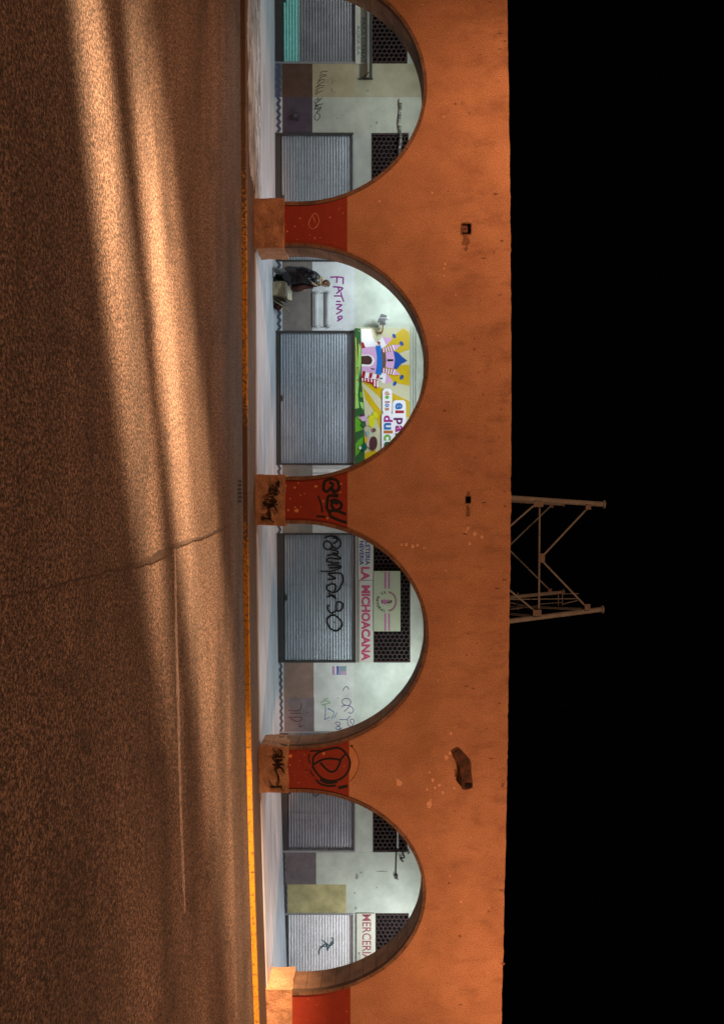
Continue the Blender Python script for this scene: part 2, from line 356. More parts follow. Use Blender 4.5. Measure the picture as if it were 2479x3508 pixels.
struct('lane_line', bm, mat('worn_white_line', (.40, .35, .31), .8, (.11, .085, .07), 14, .9, bump=.5, bscale=40))
crack = [(1805,778),(1822,735),(1838,699),(1866,610),(1890,568),(1916,516),(1942,443),(1958,369),(1989,255),(2012,166),(2030,90),(2050,0)]
bm = newbm(); prev = None
cl = smooth_line(crack, 10)
for i, (u, wv) in enumerate(cl):
    p = ground_pt(u, wv, .0045); k = i/len(cl)
    p.x += .05*noise.noise((i*.35, 2, 0)); hw = .024 + .05*math.exp(-((k-.38)/.10)**2) + .03*noise.noise((i*.6, 5, 0))  # bulge draws the shadow at the crack's edge into the dark ribbon
    hw = max(.010, hw*(1.0 if k < .55 else max(.45, 1 - (k-.55)*2.2)))
    cur = (bm.verts.new((p.x-hw, p.y, p.z)), bm.verts.new((p.x+hw, p.y, p.z)))
    if prev: bm.faces.new((prev[0], cur[0], cur[1], prev[1]))
    prev = cur
struct('road_crack', bm, mat('dark_crack', (.034, .025, .02), .9, (.10, .074, .058), 12, .7, bump=.6, bscale=40))
bm = newbm()
def thin_crack(pts, hw):
    prev = None
    for i, (u, wv) in enumerate(smooth_line(pts, 8)):
        p = ground_pt(u, wv, .0085); p.y += .02*noise.noise((i*.4, 8, 0)); h = hw*(.6 + .6*abs(noise.noise((i*.5, 1, 3))))
        cur = (bm.verts.new((p.x, p.y-h, p.z)), bm.verts.new((p.x, p.y+h, p.z)))
        if prev: bm.faces.new((prev[0], cur[0], cur[1], prev[1]))
        prev = cur
thin_crack([(2560,808),(2640,795),(2700,782),(2760,760),(2860,722),(2960,690)], .028)
thin_crack([(2500,822),(2590,812),(2660,800)], .02)
struct('road_crack', bm, MATS['dark_crack'])

# storm drain slots in the gutter
dr = thing('storm_drain', 'row of six dark square drain slots in the gutter below the second pier', 'drain', ground_pt(1682, 818, .0))
bm = newbm(); sl = newbm()
d0 = ground_pt(1632, 812); d1 = ground_pt(1730, 828)
box(bm, d0.x, d1.x, d0.y, d1.y, .0085, .011)
for i in range(6):
    u = 1648.5 + i*13.7; a = ground_pt(u - 4.3, 813.5); b = ground_pt(u + 4.3, 826)
    box(sl, a.x, b.x, a.y, b.y, .005, .013)
mk('plate', bm, M_gutter, dr); mk('slot', sl, M_dark, dr)

# ---------------------------------------------------------------- the arcade front
ARC = thing('arcade_building', 'long orange plastered wall with a row of round arches on painted piers', 'arcade', (0, 0, 0))
arches = []
for (ul, ur, wc, wsp) in [(-1060,-240,1455,1022),(-110,704,1462,1022),(834,1644,1468,1022),(1782,2566,1468,1022),(2702,3407,1459,1030),(3535,4235,1452,1035)]:
    xl, xr = X(ul, 0), X(ur, 0); um = (ul+ur)/2
    arches.append(dict(xc=(xl+xr)/2, a=(xr-xl)/2, zs=Zh(um, wsp, 0), zc=Zh(um, wc, 0)))
def arch_z(A, x):
    t = max(0.0, 1 - ((x - A['xc'])/A['a'])**2); return A['zs'] + (A['zc'] - A['zs'])*math.sqrt(t)
topl = [(-1400,1728),(-300,1733),(171,1739),(700,1747),(1200,1750),(1500,1750),(1750,1749),(2000,1746),(2300,1741),(2600,1737),(2900,1731),(3200,1724),(3440,1718),(3900,1708),(4500,1695)]
topx = [(P(u, wv, 0).x, P(u, wv, 0).z) for u, wv in topl]
def top_z(x):
    for (x0, z0), (x1, z1) in zip(topx, topx[1:]):
        if x <= x1: return z0 + (z1-z0)*(x-x0)/(x1-x0) + .018*noise.noise((x*1.7, 0, 0)) + .016*noise.noise((x*7, 0, 0)) + .010*noise.noise((x*19, 3, 0))
    return topx[-1][1]
XL, XR = topx[0][0], topx[-1][0]
holes = [(X(765,0), X(803,0), Zh(784,1580,0), Zh(784,1613,0)), (X(1700,0), X(1724,0), Zh(1712,1594,0), Zh(1712,1612,0)),
         (X(2552,0), X(2560,0), Zh(2555,1201,0), Zh(2555,1208,0))]
wallbm = newbm()
cols = []   # (x0,x1,zb0,zb1)
edges_x = [XL]
segs = []
cur = XL
for A in arches:
    segs.append(('pier', cur, A['xc']-A['a'])); segs.append(('arch', A)); cur = A['xc'] + A['a']
segs.append(('pier', cur, XR))
for sgm in segs:
    if sgm[0] == 'pier':
        x0, x1 = sgm[1], sgm[2]; n = max(2, int((x1-x0)/.06)); bx = [x0 + (x1-x0)*i/n for i in range(n+1)]
        for h in holes:
            if x0 < h[0] and h[1] < x1: bx = [b for b in bx if not (h[0]-.02 < b < h[1]+.02)] + [h[0], h[1]]
        bx = sorted(bx)
        for a, b in zip(bx, bx[1:]): cols.append((a, b, g(a)+.02, g(b)+.02))
    else:
        A = sgm[1]; n = 56; bx = [A['xc'] - A['a']*math.cos(math.pi*i/n) for i in range(n+1)]
        for h in holes:
            if bx[0] < h[0] and h[1] < bx[-1]:
                bx = [b for b in bx if not (h[0]-.02 < b < h[1]+.02)] + [h[0], h[1]]
        bx = sorted(bx)
        for a, b in zip(bx, bx[1:]): cols.append((a, b, arch_z(A, a), arch_z(A, b)))
def q(bm, pts, mi=0):
    f = bm.faces.new([bm.verts.new(p) for p in pts]); f.material_index = mi; return f
for (x0, x1, b0, b1) in cols:
    t0, t1 = top_z(x0), top_z(x1)
    hh = [h for h in holes if abs(x0-h[0]) < 1e-4 and abs(x1-h[1]) < 1e-4]
    if hh:
        h = hh[0]
        q(wallbm, ((x0,0,b0),(x1,0,b1),(x1,0,h[2]),(x0,0,h[2]))); q(wallbm, ((x0,0,h[3]),(x1,0,h[3]),(x1,0,t1),(x0,0,t0)))
        D = .3
        q(wallbm, ((x0,0,h[2]),(x1,0,h[2]),(x1,D,h[2]),(x0,D,h[2])), 1); q(wallbm, ((x0,0,h[3]),(x0,D,h[3]),(x1,D,h[3]),(x1,0,h[3])), 1)
        q(wallbm, ((x0,0,h[2]),(x0,D,h[2]),(x0,D,h[3]),(x0,0,h[3])), 1); q(wallbm, ((x1,0,h[2]),(x1,0,h[3]),(x1,D,h[3]),(x1,D,h[2])), 1)
        q(wallbm, ((x0,D,h[2]),(x1,D,h[2]),(x1,D,h[3]),(x0,D,h[3])), 1)
    else:
        q(wallbm, ((x0,0,b0),(x1,0,b1),(x1,0,t1),(x0,0,t0)))
    q(wallbm, ((x0,T,b0),(x0,T,t0),(x1,T,t1),(x1,T,b1)), 2)
    q(wallbm, ((x0,0,t0),(x1,0,t1),(x1,T,t1),(x0,T,t0)))
M_inner = mat('inner_plaster', (.55, .55, .50), .9, scale=2, amt=.3)
mk('wall', wallbm, [M_wall, mat('hole_brickwork', (.09, .045, .03), .95, (.02, .012, .01), 9, .9), M_inner], ARC, recalc=False)

TW = .095
for A in arches:
    bm = newbm(); uvl = bm.loops.layers.uv.new('UVMap')
    path = []
    n = 72
    z0 = g(A['xc']) + .02
    for i in range(6): path.append((-1.0, None, z0 + (A['zs']-z0)*i/6))
    for i in range(n+1): path.append((-math.cos(math.pi*i/n), math.sin(math.pi*i/n), None))
    for i in range(1, 7): path.append((1.0, None, A['zs'] + (z0-A['zs'])*i/6))
    rings = []; s = 0; last = None
    for (c, sn, z) in path:
        jit = .007*noise.noise((c*9 + A['xc'], (sn or (z or 0))*6, 0))
        def pt(off):
            if sn is None: return (A['xc'] + c*(A['a']-off), z)
            return (A['xc'] + c*(A['a']-off), A['zs'] + sn*(A['zc']-A['zs']-off))
        o = pt(-.0); i_ = pt(TW + jit)
        if last: s += math.hypot(o[0]-last[0], o[1]-last[1])
        last = o
        prof = [((o[0], .003, o[1]), 0), ((o[0], -.032, o[1]), .018), ((i_[0], -.032 + jit, i_[1]), .018 + TW), ((i_[0], .28, i_[1]), .15), ((i_[0], .56, i_[1]), .185), ((i_[0], T + .01, i_[1]), .222)]
        rings.append(([bm.verts.new(p) for p, _ in prof], s, [v_ for _, v_ in prof]))
    for (a, sa, va), (b, sb, vb) in zip(rings, rings[1:]):
        for k in range(5):
            f = bm.faces.new((a[k], b[k], b[k+1], a[k+1]))
            for lp, uvv in zip(f.loops, ((sa, va[k]), (sb, vb[k]), (sb, vb[k+1]), (sa, va[k+1]))): lp[uvl].uv = uvv
    mk('arch_trim', bm, M_trim, ARC)

# stone pier bases and painted red dados
piers = [(-240,-110,965,1189),(704,834,975,1189),(1644,1782,977,1190),(2566,2702,989,1195),(3407,3535,1000,1200)]
base_u = [(-265,-95),(680,849),(1626,1801),(2557,2717),(3390,3552)]
BASES = []; DADOS = []
for k, ((ul, ur, wb, wr), (bl, br)) in enumerate(zip(piers, base_u)):
    um = (ul+ur)/2; zb = Zh(um, wb, 0); zr = Zh(um, wr, 0)
    bm = newbm(); x0, x1 = X(bl, -.08), X(br, -.08)
    box(bm, x0, x1, -.08, T + .06, g((x0+x1)/2) + .03, zb)
    bmesh.ops.subdivide_edges(bm, edges=list(bm.edges), cuts=11, use_grid_fill=True)
    for v in bm.verts:
        d = noise.noise_vector(v.co*2.1 + Vector((k*7, 0, 0)))*.028 + noise.noise_vector(v.co*6)*.018
        v.co += d
    BASES.append(mk('pier_base', bm, M_stone, ARC))
    A, B = arches[k], arches[k+1]
    def xedge(Q, z, sgn):
        t = (z - Q['zs'])/(Q['zc']-Q['zs']); 
        return Q['xc'] + sgn*Q['a']*math.sqrt(max(0, 1 - max(0, t)**2))
    bm = newbm(); prev = None
    for i in range(15):
        z = zb - .02 + (zr - zb + .02)*i/14
        a_, b_ = bm.verts.new((xedge(A, z, 1), -.004, z)), bm.verts.new((xedge(B, z, -1), -.004, z))
        if prev: bm.faces.new((prev[0], prev[1], b_, a_))
        prev = (a_, b_)
    DADOS.append(mk('painted_dado', bm, M_red, ARC))

def strokes(name, lists, mp, y, wpx, m, parent, depth=.004):
    """spray paint or brush strokes: raised flattened beads on a wall plane"""
    bm = newbm()
    for pts in lists:
        wv = wpx
        if isinstance(pts, tuple): pts, wv = pts
        pp = smooth_line([mp(*p) for p in pts], 5)
        p3 = [P(u, ww, y) for u, ww in pp]
        r = wv * (y + 20) / F * .5
        tube(bm, p3, r, 8, flat=((0,1,0), depth))
    return mk(name, bm, m, parent)
def zmap(s, w0, u0): return lambda x, y: (u0 + s*y, w0 + s*x)
Z1 = zmap(.4313, 820, 150); Z2 = zmap(.4313, 820, 840); Z3 = zmap(.4313, 820, 1200); Z4 = zmap(.4313, 820, 1760); Z5 = zmap(.4313, 820, 2480)
Z7 = zmap(.2157, 860, 1620); Z8 = zmap(.2465, 860, 2500); Zg = zmap(.1972, 940, 2270); Zm = zmap(.2095, 1080, 1820); Zb = zmap(.1848, 1050, 980); Zs = zmap(.13555, 1080, 165)
Zc = zmap(.1417, 1210, 1110)

strokes('graffiti', [[(1210,110),(1280,95),(1360,120),(1395,190),(1390,260),(1330,290),(1270,230)], [(1270,230),(1220,290),(1165,280),(1150,220),(1170,140),(1210,110)], [(1240,150),(1300,180),(1280,250),(1320,330)],
    [(1330,330),(1370,370),(1260,360),(1220,390),(1210,480),(1205,560),(1250,640),(1250,690)], [(1250,450),(1340,430),(1430,490),(1420,560),(1340,590),(1280,520),(1300,470),(1380,490)], [(1250,600),(1380,610),(1510,660)],
    [(1260,690),(1390,750),(1520,790)], ([(1060,360),(1100,450),(1120,540),(1130,630)], 6), ([(1040,695),(1110,690),(1180,700)], 7)], Z7, -.006, 10, M_spray, DADOS[2])
strokes('graffiti', [[(420,130),(450,140),(440,225),(400,200),(410,260),(465,320)], [(270,320),(450,290)], [(320,290),(310,220),(350,190),(370,240),(420,330)], [(420,350),(270,390),(230,450),(290,490),(410,450),(330,400)], [(210,520),(430,500)],
    [(420,620),(390,550),(330,540),(290,580),(310,640),(310,700),(250,720)], [(180,690),(250,720),(330,720)], [(180,760),(250,730),(370,790)]], Z7, -.096, 2.8, M_spray, BASES[2], .03)
strokes('graffiti', [[(860,490),(870,380),(950,310),(1080,270),(1220,255),(1320,330),(1370,430),(1365,530),(1320,620),(1230,690),(1100,710),(980,670),(900,580),(850,500)], [(860,490),(980,420),(1100,400),(1240,420)],
    [(960,460),(1040,540),(1110,585),(1180,560),(1230,470),(1250,410),(1310,340)], ([(820,300),(960,290)], 5), ([(812,340),(800,400),(822,470)], 5), [(900,690),(960,750),(1060,780),(1180,775)], ([(960,690),(1060,735),(1200,720)], 11), ([(1210,810),(1340,780)], 11),
    ([(770,570),(780,545)], 4), ([(820,560),(850,620),(880,650)], 4)], Z8, -.006, 7.5, M_spray, DADOS[3])
strokes('graffiti', [[(330,290),(370,345),(420,280),(435,355),(330,365)], [(290,400),(380,385),(470,385)], [(325,440),(440,420),(350,465),(455,490)], [(320,505),(460,485)], [(460,605),(440,540),(380,535),(360,590),(390,660),(390,730),(360,770)],
    [(255,720),(320,785),(440,790)], ([(270,800),(400,795)], 6), [(400,790),(460,855)]], Z8, -.096, 2.3, M_spray, BASES[3], .03)
strokes('graffiti', [[(560,1390),(600,1345),(630,1390),(620,1440),(580,1470),(550,1440),(560,1390)], [(585,1370),(600,1420)]], Z1, -.004, 1.4, M_plaster, DADOS[1])
strokes('painted_outline', [[(1355,215),(1420,260),(1470,340),(1495,440),(1480,550),(1430,650),(1370,715)]], Z8, -.002, 3.4, mat('dark_orange_line', (.16, .075, .035)), ARC, .004)

bm = newbm(); h = holes[0]
box(bm, h[0] + .004, h[1] - .07, .05, .28, h[2] + .004, h[3] - .09); box(bm, h[0] + .004, h[0] + .12, .08, .28, h[3] - .088, h[3] - .004)
bmesh.ops.subdivide_edges(bm, edges=list(bm.edges), cuts=3, use_grid_fill=True)
for v in bm.verts: v.co += noise.noise_vector(v.co*14)*.012
mk('broken_brick', bm, mat('broken_brick', (.20, .09, .05), .95, (.06, .03, .02), 14, .9), ARC)
bm = newbm()
for h, k in ((holes[0], 1.0), (holes[1], 1.3)):
    cx, cz = (h[0]+h[1])/2, (h[2]+h[3])/2; rx, rz = (h[1]-h[0])/2, (h[3]-h[2])/2; n = 28; ri = []; ro = []
    for i in range(n):
        a = 6.2832*i/n; c_, s_ = math.cos(a), math.sin(a); m_ = max(abs(c_), abs(s_)); f = 1.12 + .25*abs(noise.noise((c_*2.2, s_*2.2, cx)))*k
        ri.append(bm.verts.new((cx + rx*c_/m_*(.93 + .05*noise.noise((i*.7, 1, cx))), -.004, cz + rz*s_/m_*(.93 + .05*noise.noise((i*.7, 5, cx)))))); ro.append(bm.verts.new((cx + rx*c_/m_*f, -.004, cz + rz*s_/m_*f)))
    for i in range(n): j = (i+1)%n; bm.faces.new((ri[i], ri[j], ro[j], ro[i]))
mk('crumbled_rim', bm, mat('crumbled_plaster', (.17, .085, .05), .95, (.09, .045, .03), 12, .8), ARC)
# circle of older paint showing above the third pier's red dado
bm = newbm(); a0 = [Z8(x, y) for x, y in ((1362,215),(1420,260),(1470,340),(1495,440),(1480,550),(1430,650),(1362,720))]
bm.faces.new([bm.verts.new(P(u, wv, -.0035)) for u, wv in smooth_line(a0, 6)])
mk('painted_disc', bm, mat('lighter_orange_paint', (.45, .215, .105), .9, (.36, .17, .08), 3, .6, grain=.2, bscale=28), ARC)
# flaked spots of bare plaster
bm = newbm()
fl = [(1294,1369,9),(905,1524,7),(920,1520,5),(945,1520,5),(1866,1375,6),(1866,1392,9),(1872,1412,11),(1868,1430,8),(1877,1452,5),(1810,1603,9),(1822,1595,7),(1840,1650,8),(1830,1625,10),(1862,1608,8),(1955,1527,5),(2130,1572,4),(2512,1544,9),(2595,1527,13),(2580,1540,8),(2668,1358,5),(2680,1365,17),(2645,1470,6),(2672,1482,9),(2690,1505,8),(2700,1490,7),(2715,1515,8),(2705,1462,6),(2757,1470,16),(2700,1555,6),(2740,1474,7),(2905,1470,4),(3090,1578,7),(2870,1610,4),(660,1480,6),(690,1300,6),(400,1520,5),(760,1470,4),(772,1345,4),(3000,1540,4),(2330,1500,4),(2440,1420,4),(1010,1560,4),(1150,1500,4)]
rnd = random.Random(3)
for _ in range(95):
    fl.append((rnd.uniform(-100, 3480), rnd.uniform(1215, 1725), rnd.choice((1.6, 2, 2, 2.6, 3.2))))
fl = [f for f in fl if all(not (abs(P(f[0], f[1], 0).x - A['xc']) < A['a'] + .25 and P(f[0], f[1], 0).z < arch_z(A, P(f[0], f[1], 0).x) + .2) for A in arches)]
for (u, wv, r) in fl:
    c = P(u, wv, -.003); rr = r*20/F*.62; n = 13; ph = random.random()*9
    vs = [bm.verts.new((c.x + rr*math.cos(2*math.pi*i/n)*(1.15 + .8*noise.noise((ph + math.cos(6.283*i/n)*1.5, math.sin(6.283*i/n)*1.5, r))), -.003, c.z + rr*math.sin(2*math.pi*i/n)*(.85 + .8*noise.noise((ph, math.cos(6.283*i/n)*1.5, math.sin(6.283*i/n)*1.5))))) for i in range(n)]
    bm.faces.new(vs)
mk('flaked_spot', bm, M_plaster, ARC)
bm = newbm()
for (zz, pts) in ((Z7, [(690,230,22),(750,160,16),(550,205,18),(590,590,22),(720,600,40),(700,545,18),(620,410,14),(1030,215,26),(1425,175,20),(1420,310,18),(850,330,12),(1215,720,24)]), (Z8, [(550,370,32),(680,432,10),(540,490,14),(1010,330,24),(650,300,8),(740,350,9),(760,590,10)]), (Z1, [(480,1385,7),(720,1378,8),(820,1345,5),(380,1490,9),(440,1450,7),(560,1520,5),(460,1555,6),(640,1540,5),(790,1310,5)])):
    sc = {id(Z7): .2157, id(Z8): .2465, id(Z1): .4313}[id(zz)]
    for (x, y, r) in pts:
        u, wv = zz(x, y); c = P(u, wv, -.008); rr = r*sc*20/F; n = 11; ph = random.random()*9
        bm.faces.new([bm.verts.new((c.x + rr*math.cos(2*math.pi*i/n)*(1 + 1.1*noise.noise((ph + i*.9, 0, r)))*.8, -.008, c.z + rr*math.sin(2*math.pi*i/n)*(1 + 1.1*noise.noise((ph, i*.9, r)))*.8)) for i in range(n)])
mk('flaked_spot', bm, mat('orange_undercoat', (.56, .24, .08), .9, scale=9, amt=.4), ARC)

# dark old drain streaks by the holes
bm = newbm()
def wallblob(u, wv, ru, rw):
    c = P(u, wv, -.0025); n = 17; ph = random.random()*50
    bm.faces.new([bm.verts.new((c.x + ru*20/F*math.cos(6.283*i/n)*(1 + .8*noise.noise((ph + math.cos(6.283*i/n)*1.4, math.sin(6.283*i/n)*1.4, 0))), -.0025, c.z + rw*20/F*math.sin(6.283*i/n)*(1 + .8*noise.noise((ph, math.cos(6.283*i/n)*1.4, math.sin(6.283*i/n)*1.4))))) for i in range(n)])
rn2 = random.Random(11)
for _ in range(70):
    u_, w_ = rn2.uniform(-100, 3480), 1735 - abs(rn2.gauss(0, 130))
    if w_ > 1490: wallblob(u_, w_, rn2.choice((2, 2.5, 3, 4)), rn2.choice((2, 3, 5, 8)))
wallblob(826, 1593, 19, 13); wallblob(852, 1596, 9, 6); wallblob(1752, 1602, 22, 8); wallblob(1690, 1603, 8, 7); wallblob(2650, 1560, 14, 6)
mk('drain_stain', bm, mat('dark_damp_stain', (.14, .065, .035), .95, (.22, .11, .055), 9, .9), ARC)
# bent sheet-metal rain spout still hanging above the third pier
bm = newbm()
outl = [(2580,1550),(2567,1573),(2590,1596),(2608,1611),(2640,1612),(2690,1615),(2697,1580),(2660,1578),(2626,1572),(2605,1560)]
outl = smooth_line(outl + outl[:1], 4)[:-1]; vs0 = [P(u, wv, -.02) for u, wv in outl]; fr = []; bk = []
for (u, wv), v in zip(outl, vs0):
    k = min(1, abs(u - 2567)/130); fr.append(bm.verts.new((v.x, -.05 - .10*k, v.z))); bk.append(bm.verts.new((v.x, -.005, v.z)))
bm.faces.new(fr)
for i in range(len(fr)):
    j = (i+1) % len(fr); bm.faces.new((fr[i], bk[i], bk[j], fr[j]))
sp = mk('rain_spout', bm, mat('rusted_sheet_metal', (.10, .04, .022), .85, (.03, .014, .009), 5, .95)); tag(sp, 'bent rusty rain spout stuck on the orange wall above the third pier', 'spout')
bm = newbm(); p = P(2693, 1606, -.16); box(bm, p.x-.045, p.x+.045, -.168, -.14, p.z-.09, p.z+.09)
mk('spout_mouth', bm, M_dark, sp)

# arcade ceiling and end walls
bm = newbm(); box(bm, XL, XR, T + .005, YS - .005, 5.35, 5.5); mk('ceiling', bm, mat('ceiling_plaster', (.6, .6, .56)), ARC)

# ---------------------------------------------------------------- the shops behind
SH = thing('shop_building', 'pale row of closed shops with steel roller shutters behind the arches', 'shop row', (0, YS, 0))
def W2(u, dw=0): return 943 + max(0, (u-2000))*.019 + dw
ZT = 5.62
bays = [('A', -230, 218, 968, 1214, 1265, 1395), ('B', 455, 897, 962, 1206, 1271, 1399), ('C', 1133, 1593, 958, 1207, None, None), ('D', 1826, 2270, 972, 1214, 1278, 1405), ('E', 2505, 2920, 985, 1212, 1276, 1395), ('F', 3128, 3570, 985, 1206, 1285, 1400)]
def wallmat(name, col, col2=None, **k): return mat(name, col, .85, col2, k.pop('scale', 1.6), k.pop('amt', .5), bump=.12, bscale=40, grain=.04, **k)
segs2 = [(-1100,-230,'L0',(.10,.075,.10),(.45,.46,.4),(.45,.46,.4)),
    (218,333,'tan',(.105,.055,.038),(.40,.33,.215),(.37,.345,.25)), (333,455,'greygreen',(.085,.062,.085),(.45,.46,.40),(.43,.45,.39)),
    (897,1133,'white',(.235,.205,.195),(.70,.73,.76),(.62,.68,.61)), (1593,1826,'piece',(.26,.23,.20),(.55,.55,.54),(.55,.57,.52)),
    (2270,2390,'pink',(.31,.205,.17),(.72,.74,.73),(.64,.70,.65)), (2390,2505,'mauve',(.235,.185,.195),(.72,.74,.73),(.64,.70,.65)),
    (2920,3030,'dim',(.165,.135,.145),(.50,.54,.47),(.49,.535,.47)), (3030,3128,'yellow',(.36,.29,.12),(.50,.54,.47),(.49,.535,.47)), (3570,4600,'R0',(.2,.17,.17),(.5,.53,.46),(.5,.53,.46))]
def zz(u, wv): return Zh(u, wv, YS)
SEG = {}
for (ul, ur, nm, cd_, cl_, cu_) in segs2:
    um = (ul+ur)/2; x0, x1 = X(ul, YS), X(ur, YS)
    off = max(0, um-2000)*.013
    zt = zz(um, 967 + off); zd = zz(um, (1185 if nm == 'yellow' else 1070 + off)); zm = zz(um, 1213)
    if nm == 'yellow': zt = zz(um, 985)
    zf = g(um and x0) + .05
    bm = newbm(); box(bm, x0, x1, YS, YS + .3, zf, zd)
    SEG[nm] = mk('dado', bm, wallmat('dado_paint_' + nm, cd_, scale=3.2, amt=.55) if nm != 'yellow' else wallmat('faded_yellow_paint', (.46,.40,.20), (.27,.25,.12), scale=2.6, amt=.9), SH)
    bm = newbm(); box(bm, x0, x1, YS, YS + .3, zd, max(zm, zd + .02))
    SEG[nm + 'w'] = mk('wall_panel', bm, wallmat('wall_paint_' + nm, cl_), SH)
    bm = newbm(); box(bm, x0, x1, YS, YS + .3, max(zm, zd + .02), ZT)
    mk('wall_panel', bm, wallmat('upper_paint_' + nm, cu_), SH)
    # zigzag tile skirting
    dirty = nm in ('dim', 'yellow', 'tan', 'L0')
    bm = newbm(); box(bm, x0, x1, YS - .018, YS, zf, zt)
    sk = mk('tile_skirting', bm, M_tiledirty if dirty else M_tile, SH)
    bm = newbm(); pit = .212; zb = g(x0) + FL; h = zt - zb; n = max(2, int((x1-x0)/(pit/2))); top = []; bot = []
    for i in range(n+1):
        x = x0 + (x1-x0)*i/n; c = zb + h*(.66 if i % 2 else .36); top.append(bm.verts.new((x, YS - .021, min(zt, c + h*.235)))); bot.append(bm.verts.new((x, YS - .021, c - h*.235)))
    for i in range(n): bm.faces.new((bot[i], bot[i+1], top[i+1], top[i]))
    mk('zigzag_band', bm, M_bluedirty if nm in ('dim', 'yellow', 'L0') else M_blue, sk)
# yellow panel's plinth is the grey dado below it
bm = newbm(); 
def hexgrille(bm, x0, x1, z0, z1, y, r=.085, wd=.014):
    dx = r*1.5; dz = r*math.sqrt(3); i = 0; x = x0
    while x < x1 + r:
        z = z0 + (dz/2 if i % 2 else 0)
        while z < z1 + dz/2:
            po = []; pi = []; pb = []
            for k in range(6):
                a = math.pi/3*k; 
                xo = min(max(x + r*math.cos(a), x0), x1); zo = min(max(z + r*math.sin(a), z0), z1)
                xi = min(max(x + (r-wd)*math.cos(a), x0), x1); zi = min(max(z + (r-wd)*math.sin(a), z0), z1)
                po.append((xo, y, zo)); pi.append((xi, y, zi)); pb.append((xi, y + .05, zi))
            vo = [bm.verts.new(p) for p in po]; vi = [bm.verts.new(p) for p in pi]; vb = [bm.verts.new(p) for p in pb]
            for k in range(6):
                j = (k+1) % 6
                for qd in ((vo[k], vo[j], vi[j], vi[k]), (vi[k], vi[j], vb[j], vb[k])):
                    if len({tuple(round(c, 5) for c in v.co) for v in qd}) == 4:
                        f = bm.faces.new(qd)
            z += dz
        x += dx; i += 1
SHUT = {}
for (nm, ul, ur, w0, w1, g0, g1) in bays:
    um = (ul+ur)/2; x0, x1 = X(ul, YS), X(ur, YS)
    z0, z1 = zz(um, w0), zz(um, w1); zf = g(x0) + .05
    # wall above the opening, in pieces round the grille
    col = {'A': (.40,.42,.38), 'B': (.43,.45,.42), 'C': (.60,.64,.56), 'D': (.60,.64,.58), 'E': (.50,.54,.48), 'F': (.55,.58,.52)}[nm]
    mw = wallmat('lintel_paint_' + nm, col)
    bm = newbm()
    zl = zz(um, w1 + 5)
    if g0:
        zg0, zg1 = zz(um, g0), zz(um, g1)
        box(bm, x0, x1, YS + .004, YS + .3, zl, zg0); box(bm, x0, x1, YS + .004, YS + .3, zg1, ZT)
    else: box(bm, x0, x1, YS + .004, YS + .3, zl, ZT)
    mk('lintel', bm, mw, SH)
    if g0:
        gb = newbm(); hexgrille(gb, x0 + .04, x1 - .04, zg0 + .03, zg1 - .03, YS + .05)
        gq = mk('hexagon_grille', gb, M_hex, SH)
        fb = newbm(); box(fb, x0, x1, YS + .02, YS + .1, zg0, zg0 + .035); box(fb, x0, x1, YS + .02, YS + .1, zg1 - .035, zg1); box(fb, x0, x0 + .045, YS + .02, YS + .1, zg0 + .035, zg1 - .035); box(fb, x1 - .045, x1, YS + .02, YS + .1, zg0 + .035, zg1 - .035)
        mk('frame', fb, M_hex, gq)
        db = newbm(); box(db, x0 + .01, x1 - .01, YS + .2, YS + .24, zg0 + .01, zg1 - .01); mk('back_panel', db, M_dark, gq)
    # shutter curtain
    bm = newbm(); pit = .0905; nsl = int(round((z1 - z0)/pit)); pit = (z1-z0)/nsl
    prof = []
    for i in range(nsl):
        for (f, d) in ((0, .008), (.12, -.001), (.32, -.014), (.58, -.018), (.82, -.011), (.93, .004)): prof.append((z0 + (i + f)*pit, d))
    prof.append((z1, .006))
    nx = 14; rowsv = []
    for (z, d) in prof:
        rowsv.append([bm.verts.new((x0 + .05 + (x1-x0-.1)*i/nx, YS + .075 + d + .006*noise.noise((x0 + (x1-x0)*i/nx*.6, z*.8, 4)), z)) for i in range(nx+1)])
    for a, b in zip(rowsv, rowsv[1:]):
        for i in range(nx): bm.faces.new((a[i], a[i+1], b[i+1], b[i]))
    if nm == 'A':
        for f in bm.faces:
            if f.calc_center_median().z < zz(um, 1022): f.material_index = 1  # lowest slats coloured cyan in place of the light falling on them
    so = mk('roller_shutter', bm, [{'A': M_galvdark, 'E': M_galvdark}.get(nm, M_galv), mat('cyan_light_slats', (.28, .72, .68), .5, scale=4, amt=.4)], SH)
    if nm == 'F': so.data.materials[0] = mat('bright_galvanised_steel', (.78, .77, .79), .5, (.58, .56, .57), 1.6, .6, metal=.1, grain=.05, bscale=25)
    SHUT[nm] = so
    for xa in (x0, x1 - .06):
        fb = newbm(); box(fb, xa, xa + .06, YS - .012, YS + .14, zf, zl); mk('guide_rail', fb, M_frame if nm in 'BCD' else M_frameg, so)
    fb = newbm(); box(fb, x0 + .06, x1 - .06, YS + .01, YS + .12, zf, z0 - .006); mk('bottom_rail', fb, M_frame, so)
    fb = newbm(); box(fb, x0 + .06, x1 - .06, YS - .02, YS + .13, z1 + .004, zl); mk('roller_box', fb, M_frameg, so)
    lb = newbm(); xm = (x0+x1)/2; box(lb, xm - .09, xm + .09, YS + .03, YS + .06, z0 + .03, z0 + .09); bevel(lb, .012); mk('lock', lb, M_frame, so)
bm = newbm(); box(bm, XL, XR, YS + .8, YS + .95, 0, ZT); mk('rear_wall', bm, M_inner, SH)
bm = newbm(); box(bm, XL, XR, YS + .31, YS + .96, ZT + .01, ZT + .15); mk('roof', bm, M_inner, SH)

